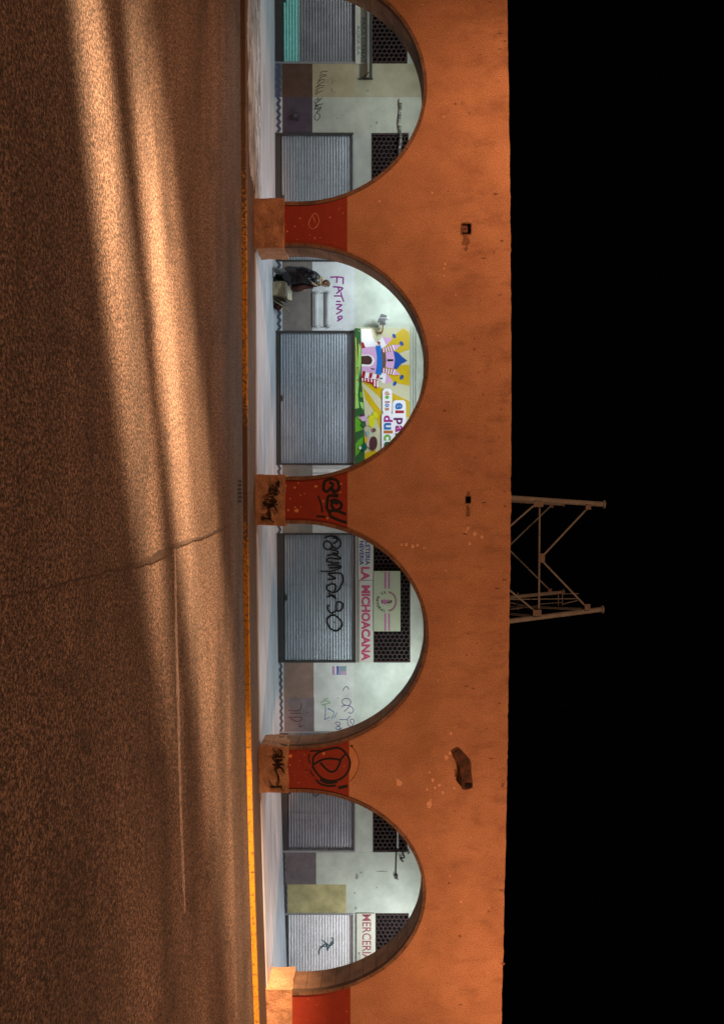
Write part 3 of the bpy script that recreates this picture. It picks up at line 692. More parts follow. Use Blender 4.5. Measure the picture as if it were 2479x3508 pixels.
# graffiti on the shops
strokes('graffiti', [[(150,110),(230,80),(330,90),(400,150),(410,220),(370,280),(300,260),(260,200)], [(260,200),(190,160),(140,200),(150,270),(210,300),(270,260),(260,200)], [(280,120),(340,110),(350,170),(290,200)], [(250,300),(350,320),(370,370),(280,350)],
    [(190,400),(280,380),(390,420),(400,455),(230,440),(185,485),(260,510),(400,520)], [(200,560),(300,550),(410,570),(400,590),(220,600)], ([(80,655),(250,655),(410,605)], 4), [(200,790),(330,770),(210,700),(410,690),(450,770),(440,850),(380,960),(300,1000),(210,970),(190,900),(280,860),(340,900),(310,990)],
    [(190,1080),(290,1045),(340,1110)], [(220,1010),(310,1090)], [(360,1150),(445,1180),(430,1280),(350,1300),(350,1150)], [(350,1290),(270,1340),(205,1280),(215,1200)], ([(320,1375),(400,1440),(440,1520),(400,1600),(330,1630),(250,1590),(200,1500),(205,1420),(260,1380),(320,1370)], 6), ([(300,1480),(312,1495)], 5)],
    Zm, YS + .052, 5.5, M_spray, SHUT['D'], .012)
strokes('graffiti', [[(680,515),(600,575),(588,525)]], Z5, YS + .052, 2.4, M_spray, SHUT['E'], .012)
strokes('graffiti', [[(632,1830),(640,1790),(680,1750),(725,1760),(748,1735)], [(735,1700),(748,1715),(720,1755),(700,1800)], [(655,1715),(690,1745),(700,1790)], [(640,1770),(700,1765)]], Z5, YS + .052, 3.0, mat('teal_spray_paint', (.02, .10, .12), .6), SHUT['F'], .012)
mp_ = mat('magenta_paint', (.26, .02, .25), .6, scale=9, amt=.2)
strokes('graffiti', [[(720,255),(775,252),(825,258)], [(825,258),(822,310)], [(775,256),(771,300)], [(742,330),(785,333),(822,340)], [(822,340),(800,362),(768,384)], [(785,336),(789,366)]], Z2, YS, 5.2, mp_, SEG['whitew'])
strokes('graffiti', [[(505,185),(580,183),(650,187)], [(632,115),(655,200),(690,292)], [(545,285),(630,285)], [(540,345),(652,350),(560,420),(655,450),(545,522)], [(578,575),(640,555),(655,590),(615,615),(578,590),(600,560)], [(650,600),(565,652)]], Zb, YS, 5.0, mp_, SEG['whitew'])
pv = mat('violet_marker', (.075, .05, .24), .6)
strokes('graffiti', [[(1185,490),(1215,435),(1260,418),(1292,465)], [(1250,742),(1192,722),(1175,660),(1220,625),(1290,630),(1325,690),(1292,742),(1250,742)], [(1165,775),(1195,748),(1250,742)], [(1250,742),(1330,765),(1372,830),(1330,880),(1280,862)], [(1300,765),(1210,852)], [(1130,990),(1270,992)],
    [(1320,930),(1272,975),(1275,1070),(1325,1112),(1380,1040),(1362,980),(1312,1000),(1340,1062)], [(1050,1062),(1085,1030),(1135,1050),(1120,1100),(1080,1070)], [(1060,1122),(1090,1165),(1140,1140),(1120,1108),(1070,1112)], [(1130,1165),(1175,1130)]], Zg, YS, 2.4, pv, SEG['mauvew'])
strokes('graffiti', [[(800,700),(870,660),(950,680),(962,702),(880,722),(810,740),(870,730)], [(880,722),(880,800)], [(850,640),(930,620)]], Zg, YS, 2.2, mat('green_marker', (.10, .36, .13), .6), SEG['mauvew'])
strokes('graffiti', [[(890,800),(872,990)], [(872,990),(960,945)], [(920,800),(1030,860),(990,980)], [(1080,870),(1060,920),(1030,965)], [(940,790),(1020,855)], [(995,765),(1000,772)], [(945,1005),(950,1012)], [(1090,615),(1110,620)]], Zg, YS, 2.6, mat('blue_marker', (.06, .22, .42), .6), SEG['mauvew'])
strokes('graffiti', [[(465,690),(462,790),(390,838),(240,830)], [(270,880),(460,880)], [(240,950),(455,950),(462,1000),(380,1022),(270,965)], [(490,1080),(440,1120),(432,1050)], [(330,640),(345,645)], [(570,850),(578,880)]], Zg, YS, 2.8, mat('dark_red_paint', (.13, .025, .03), .6), SEG['mauve'])
dk = mat('dark_brown_marker', (.035, .014, .012), .6)
strokes('graffiti', [[(120,650),(180,590),(310,590)], [(100,720),(190,660),(280,690)], [(65,830),(180,720),(270,700)], [(40,900),(150,800),(260,810)], [(35,975),(150,880),(240,845)], [(0,1000),(100,950),(235,950)], [(-10,1080),(90,1010),(200,1000)], [(5,1180),(100,1110),(190,1070)], [(-20,1150),(80,1060)]], Zs, YS, 2.2, dk, SEG['tanw'])
strokes('graffiti', [[(0,1330),(80,1260),(60,1360),(0,1390)], [(175,1255),(70,1350)], [(-30,1450),(190,1405)], [(-10,1540),(60,1430),(70,1560),(0,1500)], [(60,1560),(145,1480),(110,1570),(20,1620)], [(0,1655),(60,1640),(120,1720),(60,1812),(0,1805),(-25,1740),(0,1680)], [(-40,1350),(20,1440),(-30,1560)]], Zs, YS, 2.4, M_spray, SEG['greygreenw'])
strokes('graffiti', [[(300,780),(330,820),(300,890)], [(390,760),(450,900)], [(390,900),(500,820)], [(400,1000),(440,1080),(520,1130)], [(400,1010),(410,1160)]], Zs, YS, 1.4, mat('faint_brown_marker', (.19, .14, .10), .8), SEG['tanw'])
# torn paper strips on the wall by the second pier
bm = newbm()
for (u, hw) in ((1612, 6), (1628, 4)):
    pts = [(u - hw, 1073), (u + hw, 1071), (u + hw*1.1, 1140), (u + hw*.7, 1205), (u - hw*.8, 1200)]
    f = bm.faces.new([bm.verts.new(P(a, b, YS - .003)) for a, b in pts])
mk('torn_paper', bm, mat('torn_white_paper', (.78, .76, .74), .9, (.5, .48, .46), 5, .6), SEG['piecew'])
# stains on the upper walls
bm = newbm()
def blob(u, wv, rx, rz, y=YS - .0025):
    c = P(u, wv, y); n = 15; ph = random.random()*50
    bm.faces.new([bm.verts.new((c.x + rx*math.cos(6.283*i/n)*(1 + .9*noise.noise((ph + math.cos(6.283*i/n), math.sin(6.283*i/n), 0))), y, c.z + rz*math.sin(6.283*i/n)*(1 + .9*noise.noise((ph, math.cos(6.283*i/n), math.sin(6.283*i/n)))))) for i in range(n)])
for a in ((2989,1237,.035,.035),(3003,1222,.10,.05),(3060,1215,.03,.03),(2985,1305,.02,.2),(3010,1360,.05,.04),(3110,1218,.05,.03),(3040,1290,.03,.02),(455,1172,.03,.02),(433,1271,.03,.02),(405,1155,.03,.02),(420,1290,.05,.03),(310,1260,.04,.06)): blob(*a)
mk('stain', bm, mat('grimy_stain', (.20, .20, .165), .9, (.30, .31, .26), 12, .8), SH)

# ---------------------------------------------------------------- flat artwork on signs
class Art:
    """layers of printed colour, each a millimetre proud of the last"""
    def __init__(s, y): s.y = y; s.bm = newbm(); s.mats = []; s.ix = {}
    def mi(s, m):
        if m.name not in s.ix: s.ix[m.name] = len(s.mats); s.mats.append(m)
        return s.ix[m.name]
    def poly(s, pts, m, mp=None, up=True):
        if up: s.y -= .001
        pp = [mp(*p) for p in pts] if mp else pts
        vs = [s.bm.verts.new(P(u, wv, s.y)) for u, wv in pp]
        f = s.bm.faces.new(vs); f.material_index = s.mi(m); f.normal_update()
        if f.normal.y > 0: f.normal_flip()
    def ell(s, cx, cy, rx, ry, m, mp, rot=0, n=20, up=True):
        s.poly([(cx + rx*math.cos(6.2832*i/n)*math.cos(rot) - ry*math.sin(6.2832*i/n)*math.sin(rot), cy + rx*math.cos(6.2832*i/n)*math.sin(rot) + ry*math.sin(6.2832*i/n)*math.cos(rot)) for i in range(n)], m, mp, up)
    def text(s, body, u0, u1, w0, w1, m, bold=.02, up=True):
        if up: s.y -= .001
        me = glyphs(body, bold); xs_ = [v.co.x for v in me.vertices]; ys_ = [v.co.y for v in me.vertices]
        a, b, c, d = min(xs_), max(xs_), min(ys_), max(ys_)
        vs = [s.bm.verts.new(P(u0 + (v.co.x-a)/(b-a)*(u1-u0), w0 + (v.co.y-c)/(d-c)*(w1-w0), s.y)) for v in me.vertices]
        for p_ in me.polygons:
            try:
                f = s.bm.faces.new([vs[i] for i in p_.vertices]); f.material_index = s.mi(m); f.normal_update()
                if f.normal.y > 0: f.normal_flip()
            except ValueError: pass
    def glyph_at(s, body, u, wv, h, ang, m, bold=.03):
        me = glyphs(body, bold); xs_ = [v.co.x for v in me.vertices]; ys_ = [v.co.y for v in me.vertices]
        a, b, c, d = min(xs_), max(xs_), min(ys_), max(ys_); k = h/max(.3, (d-c)); ca, sa = math.cos(ang), math.sin(ang); vs = []
        for v in me.vertices:
            x = (v.co.x - (a+b)/2)*k; z = (v.co.y - (c+d)/2)*k
            vs.append(s.bm.verts.new(P(u + x*ca - z*sa, wv + x*sa + z*ca, s.y)))
        for p_ in me.polygons:
            try: f = s.bm.faces.new([vs[i] for i in p_.vertices]); f.material_index = s.mi(m)
            except ValueError: pass
    def done(s, name, parent): return mk(name, s.bm, s.mats, parent, recalc=False)
_GL = {}
def glyphs(body, bold):
    key = (body, bold)
    if key in _GL: return _GL[key]
    cu = bpy.data.curves.new('text', 'FONT'); cu.body = body; cu.size = 1; cu.offset = bold; cu.resolution_u = 3
    o = bpy.data.objects.new('text', cu); COL.objects.link(o); dg = bpy.context.evaluated_depsgraph_get()
    me = bpy.data.meshes.new_from_object(o.evaluated_get(dg)); bpy.data.objects.remove(o); bpy.data.curves.remove(cu)
    _GL[key] = me; return me
def sign_box(u0, u1, w0, w1, y0, y1, m, parent, name='sign_board', bv=.012):
    bm = newbm(); a = P(u0, w0, y0); b = P(u1, w1, y0); box(bm, a.x, b.x, y0, y1, a.z, b.z); bevel(bm, bv, 2); return mk(name, bm, m, parent)

# candy shop sign
yb = YS - .13
CS = thing('shop_sign', 'wide yellow candy shop sign with a pink and blue cartoon castle above the middle shutter', 'sign', P(1357, 1309, YS))
C_cream = mat('sign_cream', (.56, .54, .37), .3, scale=2, amt=.12, spec=.5)
sign_box(1122, 1592, 1215.5, 1403, yb, YS - .002, C_cream, CS)
art = Art(yb - .0005)
C = {k: mat('print_' + k, v, .3, scale=3, amt=.08, spec=.5) for k, v in dict(yellow=(.56,.39,.008), green=(.12,.40,.03), dkgreen=(.03,.11,.035), ltgreen=(.32,.62,.14), pink=(.62,.36,.60), blue=(.01,.15,.55), navy=(.01,.07,.36), white=(.78,.77,.82), red=(.34,.015,.03), brown=(.15,.075,.06), dkbrown=(.075,.03,.03), outline=(.09,.025,.05), black=(.02,.015,.025), lilac=(.55,.38,.55), lime=(.60,.60,.02), skin=(.55,.40,.38), magenta=(.32,.012,.20), purple=(.10,.01,.10), orange=(.45,.14,.02), grn=(.14,.42,.03), dgrn=(.005,.11,.05), crim=(.33,.01,.03), azure=(.01,.13,.42), sky=(.25,.38,.42)).items()}
def pz(pts, c, up=True): art.poly(pts, C[c], Zc, up)
DY = 1694
pz([(185,880),(1200,105),(1345,200),(1360,330),(1360,610),(1090,715)], 'yellow')
pz([(185,1000),(1360,990),(1360,1495),(1000,1420),(700,1300)], 'yellow', False)
pz([(200,1390),(420,1430),(720,1560),(960,1680),(1360,1870),(1360,2260),(1240,2250),(940,2080),(700,1850),(560,1700)], 'yellow', False)
pz([(210,1500),(370,1694),(700,2150),(690,2650),(640,2550),(480,2080),(300,1830)], 'yellow', False)
pz([(275,3110),(400,3080),(520,3044),(600,3144),(420,3260),(275,3380)], 'yellow', False)
pz([(40,95),(170,110),(185,700),(200,1400),(250,1900),(275,2200),(262,2750),(275,3385),(40,3380)], 'dkgreen')
pz([(45,300),(70,350),(120,900),(130,1500),(110,1700),(45,1690)], 'ltgreen'); pz([(130,450),(182,560),(190,900),(150,1300),(120,900)], 'ltgreen', False)
pz([(45,1700),(105,1700),(140,2030),(45,2050)], 'ltgreen', False); pz([(160,1650),(210,1640),(240,1770),(165,1770)], 'green', False); pz([(150,1880),(240,1900),(250,2080),(190,2020)], 'ltgreen', False)
pz([(45,2270),(130,2210),(200,2400),(210,2560),(45,2620)], 'green', False); pz([(50,2900),(120,2800),(235,2730),(240,2900),(150,3080),(50,3220)], 'green', False); pz([(190,3340),(262,3290),(262,3390),(200,3390)], 'green', False)
art.ell(140, 110+DY*0+60, 10, 10, C['white'], Zc)
# castle
def tower(base, top, tip, ball, stripes=0):
    (b0, b1), (t0, t1) = base, top
    pz([b0, t0, t1, b1], 'white')
    if stripes:
        for i in range(stripes):
            k0 = i/stripes; k1 = k0 + .5/stripes
            L_ = lambda p, r, k: (p[0]+(r[0]-p[0])*k, p[1]+(r[1]-p[1])*k)
            pz([L_(b0, t0, k0), L_(b0, t0, k1), L_(b1, t1, k1), L_(b1, t1, k0)], 'red', i == 0)
    pz([t0, tip, t1], 'pink', True)
    art.ell(ball[0], ball[1], 60, 38, C['navy'], Zc, ball[2])
tower(((555,480),(640,620)), ((700,310),(800,520)), (960,345), (985,290,1.0))
tower(((585,1330),(640,1180)), ((760,1450),(800,1190)), (960,1385), (1000,1440,-1.0))
pz([(195,565),(540,545),(570,800),(560,1000),(540,1190),(200,1130)], 'pink')
pz([(185,120),(190,560),(320,560),(540,540),(560,470),(470,330),(420,120)], 'white', False)
pz([(190,430),(250,450),(290,570),(200,590)], 'red'); pz([(580,420),(650,430),(640,500),(600,500)], 'red', False)
pz([(200,745),(370,735),(470,780),(520,880),(470,990),(390,1030),(200,1020)], 'white'); pz([(195,775),(360,760),(430,800),(462,880),(430,960),(370,985),(195,970)], 'dkbrown')
pz([(535,540),(660,510),(700,800),(710,1000),(670,1240),(535,1195),(565,990),(570,790)], 'blue')
pz([(680,670),(700,650),(770,690),(785,860),(780,1050),(700,1060),(690,900),(715,880),(690,850)], 'brown')
pz([(775,690),(965,655),(1000,860),(970,1080),(775,1045),(795,870)], 'pink')
pz([(820,850),(965,850),(965,900),(820,905)], 'black'); pz([(425,1065),(515,1080),(510,1110),(425,1090)], 'black', False)
pz([(970,650),(1080,690),(1190,800),(1300,885),(1150,970),(1060,1085),(975,1080),(1005,860)], 'navy')
tower(((690,590),(690,690)), ((950,500),(1010,640)), (1145,505), (1165,470,1.0), 5)
tower(((690,1060),(690,1180)), ((1010,1100),(970,1230)), (1140,1230), (1170,1285,-1.0), 5)
pz([(195,1130),(640,1240),(560,1345),(195,1290)], 'white'); 
for i in range(3): pz([(215 + i*175, 1135 + i*42), (300 + i*170, 1155 + i*42), (270 + i*170, 1300 + i*10), (195 + i*175, 1290 + i*14)], 'red', i == 0)
pz([(190,1290),(560,1340),(615,1400),(590,1545),(540,1545),(440,1450),(190,1375)], 'red')
for (a, b, c_, d) in ((205,1305,1370,28),(270,1310,1375,28),(345,1315,1390,30),(425,1330,1400,30),(500,1345,1500,34),(565,1370,1520,36)): pz([(a,b),(a+d,b+6),(a+d,c_+6),(a,c_)], 'white', a == 205)
pz([(640,1295),(710,1305),(705,1335),(640,1325)], 'black')
# children
art.ell(440, 655+DY, 88, 150, C['lime'], Zc); art.ell(530, 500+DY, 55, 85, C['lime'], Zc, -.4, up=False)
art.ell(335, 680+DY, 38, 110, C['skin'], Zc); art.ell(245, 590+DY, 75, 70, C['lilac'], Zc); art.ell(215, 515+DY, 50, 28, C['purple'], Zc); art.ell(150, 570+DY, 34, 26, C['skin'], Zc, up=False); art.ell(245, 740+DY, 60, 60, C['dkgreen'], Zc, up=False)
pz([(220,842+DY),(450,842+DY),(450,856+DY),(220,856+DY)], 'skin'); art.ell(500, 870+DY, 48, 50, C['brown'], Zc, up=False)
pz([(300,900+DY),(385,890+DY),(390,990+DY),(310,1000+DY)], 'sky')
art.ell(370, 1150+DY, 60, 140, C['skin'], Zc); art.ell(480, 1190+DY, 100, 172, C['dkbrown'], Zc, .05); art.ell(300, 1100+DY, 35, 80, C['yellow'], Zc, up=False)
art.ell(265, 1280+DY, 66, 92, C['dgrn'], Zc, up=False); art.ell(165, 1300+DY, 32, 36, C['white'], Zc)
# white backing of the lettering
def rounded(x0, x1, y0, y1, r):
    out = []
    for (cx, cy, a0) in ((x1-r, y1-r, 0), (x0+r, y1-r, 90), (x0+r, y0+r, 180), (x1-r, y0+r, 270)):
        for k in range(5): a = math.radians(a0 + k*22.5); out.append((cx + r*math.cos(a), cy + r*math.sin(a)))
    return out
pz(rounded(700,935,1560,2170,90), 'white'); pz(rounded(950,1270,1840,3400,90), 'white'); pz(rounded(680,965,2150,3220,70), 'white'); pz(rounded(930,960,2260,3200,10), 'white')
art.done('printed_picture', CS)
lt = Art(art.y - .0005)
def lz(ch, x0, x1, y0, y1, c):
    (u0, w0), (u1, w1) = Zc(x0, y0), Zc(x1, y1); lt.text(ch, u0, u1, w0, w1, C[c], .035, False)
for a in (('d',765,880,1628,1710,'orange'),('e',765,862,1724,1810,'grn'),('l',765,880,175+DY,208+DY,'crim'),('o',765,862,225+DY,315+DY,'azure'),('s',765,862,330+DY,402+DY,'orange'),
          ('e',1008,1188,213+DY,370+DY,'azure'),('l',1010,1222,395+DY,464+DY,'crim'),('p',968,1188,575+DY,737+DY,'purple'),('a',1008,1188,760+DY,920+DY,'magenta'),('l',1008,1222,945+DY,1008+DY,'dgrn'),('a',1008,1188,1030+DY,1185+DY,'azure'),('c',1008,1188,1210+DY,1360+DY,'orange'),('i',1008,1222,1385+DY,1440+DY,'crim'),('o',1008,1188,1465+DY,1620+DY,'grn'),
          ('d',733,948,515+DY,676+DY,'magenta'),('u',733,910,695+DY,860+DY,'azure'),('l',733,948,880+DY,952+DY,'orange'),('c',733,908,973+DY,1128+DY,'grn'),('e',733,908,1150+DY,1310+DY,'dgrn'),('s',733,908,1332+DY,1470+DY,'crim')): lz(*a)
(u0, w0), (u1, w1) = Zc(82, 380), Zc(125, 1400); lt.text('Telefono Est. 7', u0, u1, w0, w1, C['red'], .01, False)
lt.done('lettering', CS)
bm = newbm(); a = P(1122, 1405, YS - .06)
for k in range(3): box(bm, X(1118, YS), X(1594, YS), YS - .03 - .02*k, YS - .002, Zh(1350, 1405.5 + 9*k, YS), Zh(1350, 1409 + 9*k, YS))
mk('top_rail', bm, mat('pale_painted_rail', (.50, .53, .46)), CS)

# fascia sign and light box of the ice-cream shop
yb = YS - .07
FS = thing('shop_sign', 'long white fascia sign with blue and pink-red capital letters over the tagged shutter', 'sign', P(2047, 1246, YS))
M_sw = mat('sign_white', (.52, .51, .47), .5, (.40, .38, .33), 2, .5)
sign_box(1826, 2269, 1218, 1277, yb, YS - .002, M_sw, FS)
bm = newbm(); box(bm, X(1826, yb), X(2269, yb), yb - .012, yb - .001, Zh(2050, 1223, yb), Zh(2050, 1226.5, yb)); box(bm, X(1990, yb), X(2269, yb), yb - .01, yb - .001, Zh(2050, 1229.5, yb), Zh(2050, 1231, yb)); box(bm, X(1987, yb), X(1989, yb), yb - .008, yb - .001, Zh(2050, 1228, yb), Zh(2050, 1276, yb))
mk('seam', bm, mat('sign_seam_grey', (.16, .15, .14)), FS)
fa = Art(yb - .001)
bl = mat('print_signblue', (.02, .045, .22), .5); pk = mat('print_rosered', (.40, .045, .10), .5, (.45, .09, .22), 2, .6)
fa.text('PALETERIA', 1829, 1936, 1251, 1267, bl, .025, False); fa.text('Y NEVERIA', 1832, 1936, 1230.5, 1246, bl, .025, False)
fa.text('LA', 1942, 1988, 1236, 1266, pk, .045, False); fa.text('MICHOACANA', 2005, 2264, 1237, 1268, pk, .045, False)
fa.done('lettering', FS)
LB = thing('shop_sign', 'pale green sign board with pink stripes and a round emblem in front of the grille', 'sign', P(2060, 1325, YS))
yb = YS - .09
sign_box(1957, 2163, 1279, 1371, yb, YS + .015, mat('pale_green_board', (.40, .43, .31), .45, (.33, .36, .27), 2, .4), LB)
la = Art(yb - .001); pst = mat('print_stripepink', (.42, .12, .30), .5); gr_ = mat('print_darkgreen', (.03, .05, .04), .5)
Zl = zmap(.06778, 1270, 1990)
for (x0, x1) in ((680,765),(870,960)):
    for (y0, y1) in ((-450,400),(1640,2520)): la.poly([(x0,y0),(x1,y0),(x1,y1),(x0,y1)], pst, Zl, False)
ring = [(880 + 430*math.cos(math.radians(a)), 1040 + 520*math.sin(math.radians(a))) for a in range(-90, 91, 10)]
ring += [(880 + 330*math.cos(math.radians(a)), 1040 + 420*math.sin(math.radians(a))) for a in range(90, -91, -10)]
la.poly(ring, mat('print_dullpink', (.30, .14, .17), .5), Zl)
la.ell(890, 1040, 230, 250, mat('print_emblemcream', (.42, .42, .30), .5), Zl)
la.ell(690, 1060, 120, 130, pst, Zl); la.poly([(530,960),(570,950),(600,1130),(540,1140)], gr_, Zl, False); la.ell(900, 1010, 110, 70, mat('print_facebrown', (.26, .16, .13), .5), Zl); la.poly([(780,1080),(980,1070),(1020,960),(1070,980),(1050,1100),(900,1140),(780,1130)], gr_, Zl)
for i, ch in enumerate('ES NATURAL'):
    if ch == ' ': continue
    a = math.radians(260 - 16 - i*(180-32)/9.0)     # along the lower half of the ring
    th = math.radians(-78 + i*156/9.0)
    x = 790 - 470*math.cos(th); y = 1050 + 470*math.sin(th)
    u, wv = Zl(x, y); la.glyph_at(ch, u, wv, 9, th*.85, gr_)
la.done('printed_emblem', LB)
# haberdasher's fascia
MS = thing('shop_sign', 'off-white fascia sign with narrow maroon capitals above the rightmost shutter', 'sign', P(3240, 1252, YS))
yb = YS - .05
sign_box(3130, 3560, 1221, 1283, yb, YS - .002, mat('aged_sign_white', (.56, .56, .48), .5, (.44, .44, .37), 2, .5), MS)
ma = Art(yb - .001); mr = mat('print_maroon', (.26, .06, .08), .55, (.34, .12, .14), 8, .6)
ma.text('MERCERIA', 3132, 3292, 1240, 1271, mr, .01, False); ma.text('MODAS', 3262, 3300, 1225.5, 1234, mat('print_greytext', (.20, .21, .20), .6), .01, False)
ma.done('lettering', MS)
AS = thing('shop_sign', 'small white sign with grey-green letters above the leftmost shutter', 'sign', P(100, 1234, YS))
sign_box(-60, 217, 1216, 1253, YS - .04, YS - .002, M_sw, AS)
aa = Art(YS - .041); tg = mat('print_teal', (.12, .20, .20), .6)
aa.text('ROPA RA', 90, 189, 1222, 1232, tg, .02, False); aa.text('PARA DAMAS', 60, 214, 1237, 1250, tg, .02, False); aa.done('lettering', AS)

# ---------------------------------------------------------------- small fittings
# floodlight on its arm
FLD = thing('floodlight', 'small grey floodlight on a rusty arm at the corner of the candy sign', 'lamp', P(1120, 1310, YS))
yf = YS - .38
c = P(1093, 1311, yf)
bm = newbm(); box(bm, -.13, .13, -.09, .09, -.10, .10)
for v in bm.verts:
    if v.co.x > 0: v.co.y *= 1.25; v.co.z *= 1.3
bevel(bm, .02, 2); bmesh.ops.rotate(bm, verts=bm.verts, cent=(0,0,0), matrix=Matrix.Rotation(.35, 3, 'Y')); bmesh.ops.translate(bm, verts=bm.verts, vec=c)
mk('housing', bm, mat('grey_cast_metal', (.17, .175, .19), .4, metal=.5, scale=8, amt=.3), FLD)
bm = newbm(); box(bm, c.x - .02, c.x + .01, c.y - .12, c.y + .12, c.z - .14, c.z + .15); bevel(bm, .006); mk('visor', bm, mat('bright_metal_edge', (.7, .72, .74), .3, metal=.6), FLD)
bm = newbm(); 
for dz in (-.06, .06): bmesh.ops.create_icosphere(bm, subdivisions=2, radius=.04, matrix=Matrix.Translation((c.x + .16, c.y, c.z + dz)))
mk('knob', bm, M_frameg, FLD)
bm = newbm(); e = P(1138, 1302, YS - .15); tube(bm, [c + Vector((.10, 0, 0)), c + Vector((.22, .02, .0)), (e.x, YS - .30, c.z - .01), (e.x + .02, YS - .16, e.z)], .02, 8); tube(bm, [(e.x + .02, YS - .16, e.z + .06), (e.x + .02, YS - .16, e.z - .10)], .03, 8)
mk('arm', bm, mat('rusty_arm_steel', (.20, .11, .03), .8, (.32, .13, .02), 12, .7), FLD)
bm = newbm(); box(bm, c.x + .135, c.x + .142, c.y - .08, c.y + .08, c.z - .10, c.z + .08); bmesh.ops.rotate(bm, verts=bm.verts, cent=c, matrix=Matrix.Rotation(.35, 3, 'Y')); mk('lens', bm, mat('frosted_lens', (.7, .7, .68), .3), FLD)
tgt = P(1150, 1248, YS - .14)
fl_ = light('flood_beam', 'SPOT', (c.x + .05, c.y - .15, c.z - .16), tgt, 17, (.93, .98, 1.0), spot_size=math.radians(62), spot_blend=.9, shadow_soft_size=.05); put(fl_, FLD)
# wire wall rails
for k, (wt, wsx) in enumerate(((1088, 1070), (1128, 1112))):
    lab = ('lower white display rail on wire hooks on the wall under the purple word', 'upper white display rail on wire hooks just below the purple word')[k]
    rk = thing('display_rail', lab, 'rail', P(1060, wt, YS), 'white display rails under the purple word')
    yr = YS - .065; a = P(997, wt, yr); b = P(1122, wt, yr)
    bm = newbm(); box(bm, a.x, b.x, yr - .010, yr + .010, a.z - .016, a.z + .016); bevel(bm, .004); mk('rail', bm, mat('white_enamel', (.82, .83, .85), .4), rk)
    for xe in (a.x + .03, b.x - .05):
        bm = newbm(); tube(bm, [(xe, YS, a.z - .16), (xe - .03, yr - .02, a.z - .05), (xe, yr - .02, a.z + .03), (xe + .05, YS, a.z - .02)], .008, 6); tube(bm, [(xe + .02, YS - .005, a.z - .30), (xe + .02, YS - .005, a.z + .02)], .010, 6)
        mk('hook', bm, mat('wire_grey', (.30, .31, .33), .5, metal=.4), rk)
    bm = newbm(); box(bm, a.x + .02, b.x - .02, YS - .022, YS - .001, Zh(1060, wsx - 1.1, YS), Zh(1060, wsx + 1.1, YS)); mk('shadow_strip', bm, M_frame, rk)  # dark strip drawn where the rail's shadow falls on the wall
# poster
bm = newbm(); p0 = P(2283, 1138, YS - .004); p1 = P(2312, 1186, YS - .004); box(bm, p0.x, p1.x, YS - .006, YS - .001, p0.z, p1.z)
po = mk('poster', bm, mat('poster_paper', (.30, .27, .50), .6, (.5, .5, .6), 6, .6)); tag(po, 'small purple and blue poster on the white wall right of the tagged shutter', 'poster')
pa = Art(YS - .0065)
for (x0, x1, c_) in ((1015,1045,'purple'),(1020,1050,'pink'),(1050,1075,'white'),(1078,1100,'navy'),(1150,1240,'sky'),(1160,1220,'lilac')):
    pa.poly([(x0, 62), (x1 + 12, 62), (x1, 205 if c_ != 'sky' else 140), (x0 + 4, 208)] if c_ != 'lilac' else [(1150,150),(1235,150),(1240,205),(1150,208)], C[c_], Zg)
pa.done('print', po)
# electric box
bx = thing('meter_box', 'small dark electric box on the purple-grey dado at the left arch', 'electric box', P(398, 1010, YS))
bm = newbm(); p0 = P(388, 1000, YS - .08); p1 = P(408, 1022, YS - .08); box(bm, p0.x, p1.x, YS - .08, YS - .001, p0.z, p1.z); bevel(bm, .01); mk('case', bm, mat('dark_box_paint', (.035, .03, .04)), bx)
bm = newbm(); box(bm, p0.x + .02, p1.x - .06, YS - .088, YS - .0805, p0.z + .05, p1.z - .02); mk('lid', bm, mat('mauve_box_lid', (.09, .07, .09)), bx)
# awning arm
aw = thing('awning_arm', 'black steel awning arm ending in a wall bracket at the far left shutter', 'awning', P(230, 1265, YS))
bm = newbm(); a = P(-40, 1269, YS - .25); b = P(267, 1269, YS - .25); box(bm, a.x, b.x, YS - .28, YS - .16, a.z - .045, a.z + .05); bevel(bm, .01); mk('tube', bm, M_frame, aw)
bm = newbm(); a = P(-40, 1258, YS - .2); b = P(258, 1258, YS - .2); tube(bm, [(a.x, YS - .2, a.z), (b.x, YS - .2, a.z)], .012, 6); mk('rod', bm, mat('red_brown_rod', (.2, .09, .08)), aw)
bm = newbm(); b = P(270, 1266, YS - .03); e = P(272, 1227, YS - .03); box(bm, b.x - .02, b.x + .02, YS - .05, YS - .001, e.z, b.z + .10); tube(bm, [(b.x, YS - .03, e.z + .12), (b.x - .13, YS - .18, b.z - .02)], .014, 6); tube(bm, [(b.x, YS - .03, b.z), (b.x - .02, YS - .22, b.z + .02)], .03, 8); mk('bracket', bm, M_frame, aw)
# cable runs
cb = thing('cable_bundle', 'pale mottled conduit running along the wall and grille of the left arch', 'cable', P(450, 1369, YS))
bm = newbm(); pts = []
for i in range(40):
    u = 340 + i*5.6; p = P(u, 1368 + 2.5*math.sin(i*.33) + i*.06, YS - .05); pts.append(p)
tube(bm, pts, .045, 8); mk('conduit', bm, mat('mottled_conduit', (.36, .34, .31), .7, (.10, .095, .09), 6, 1.0, thr=(.45,.55)), cb)
bm = newbm()
for i in range(6): 
    p = pts[3 + i*7]; tube(bm, [(p.x - .015, p.y, p.z), (p.x + .015, p.y, p.z)], .055, 8)
mk('clip', bm, M_frame, cb)
cb = thing('cable_bundle', 'tangle of black cables looping at the grille corner in the right arch', 'cable', P(2925, 1370, YS))
def zl5(pts, y): return [P(*Z5(x, yy), y) for x, yy in pts]
bm = newbm()
tube(bm, [Vector(v) for v in zl5([(1240,820),(1250,900),(1252,980),(1245,1050),(1243,1120),(1240,1200),(1248,1225)], YS - .03)], .018, 6)
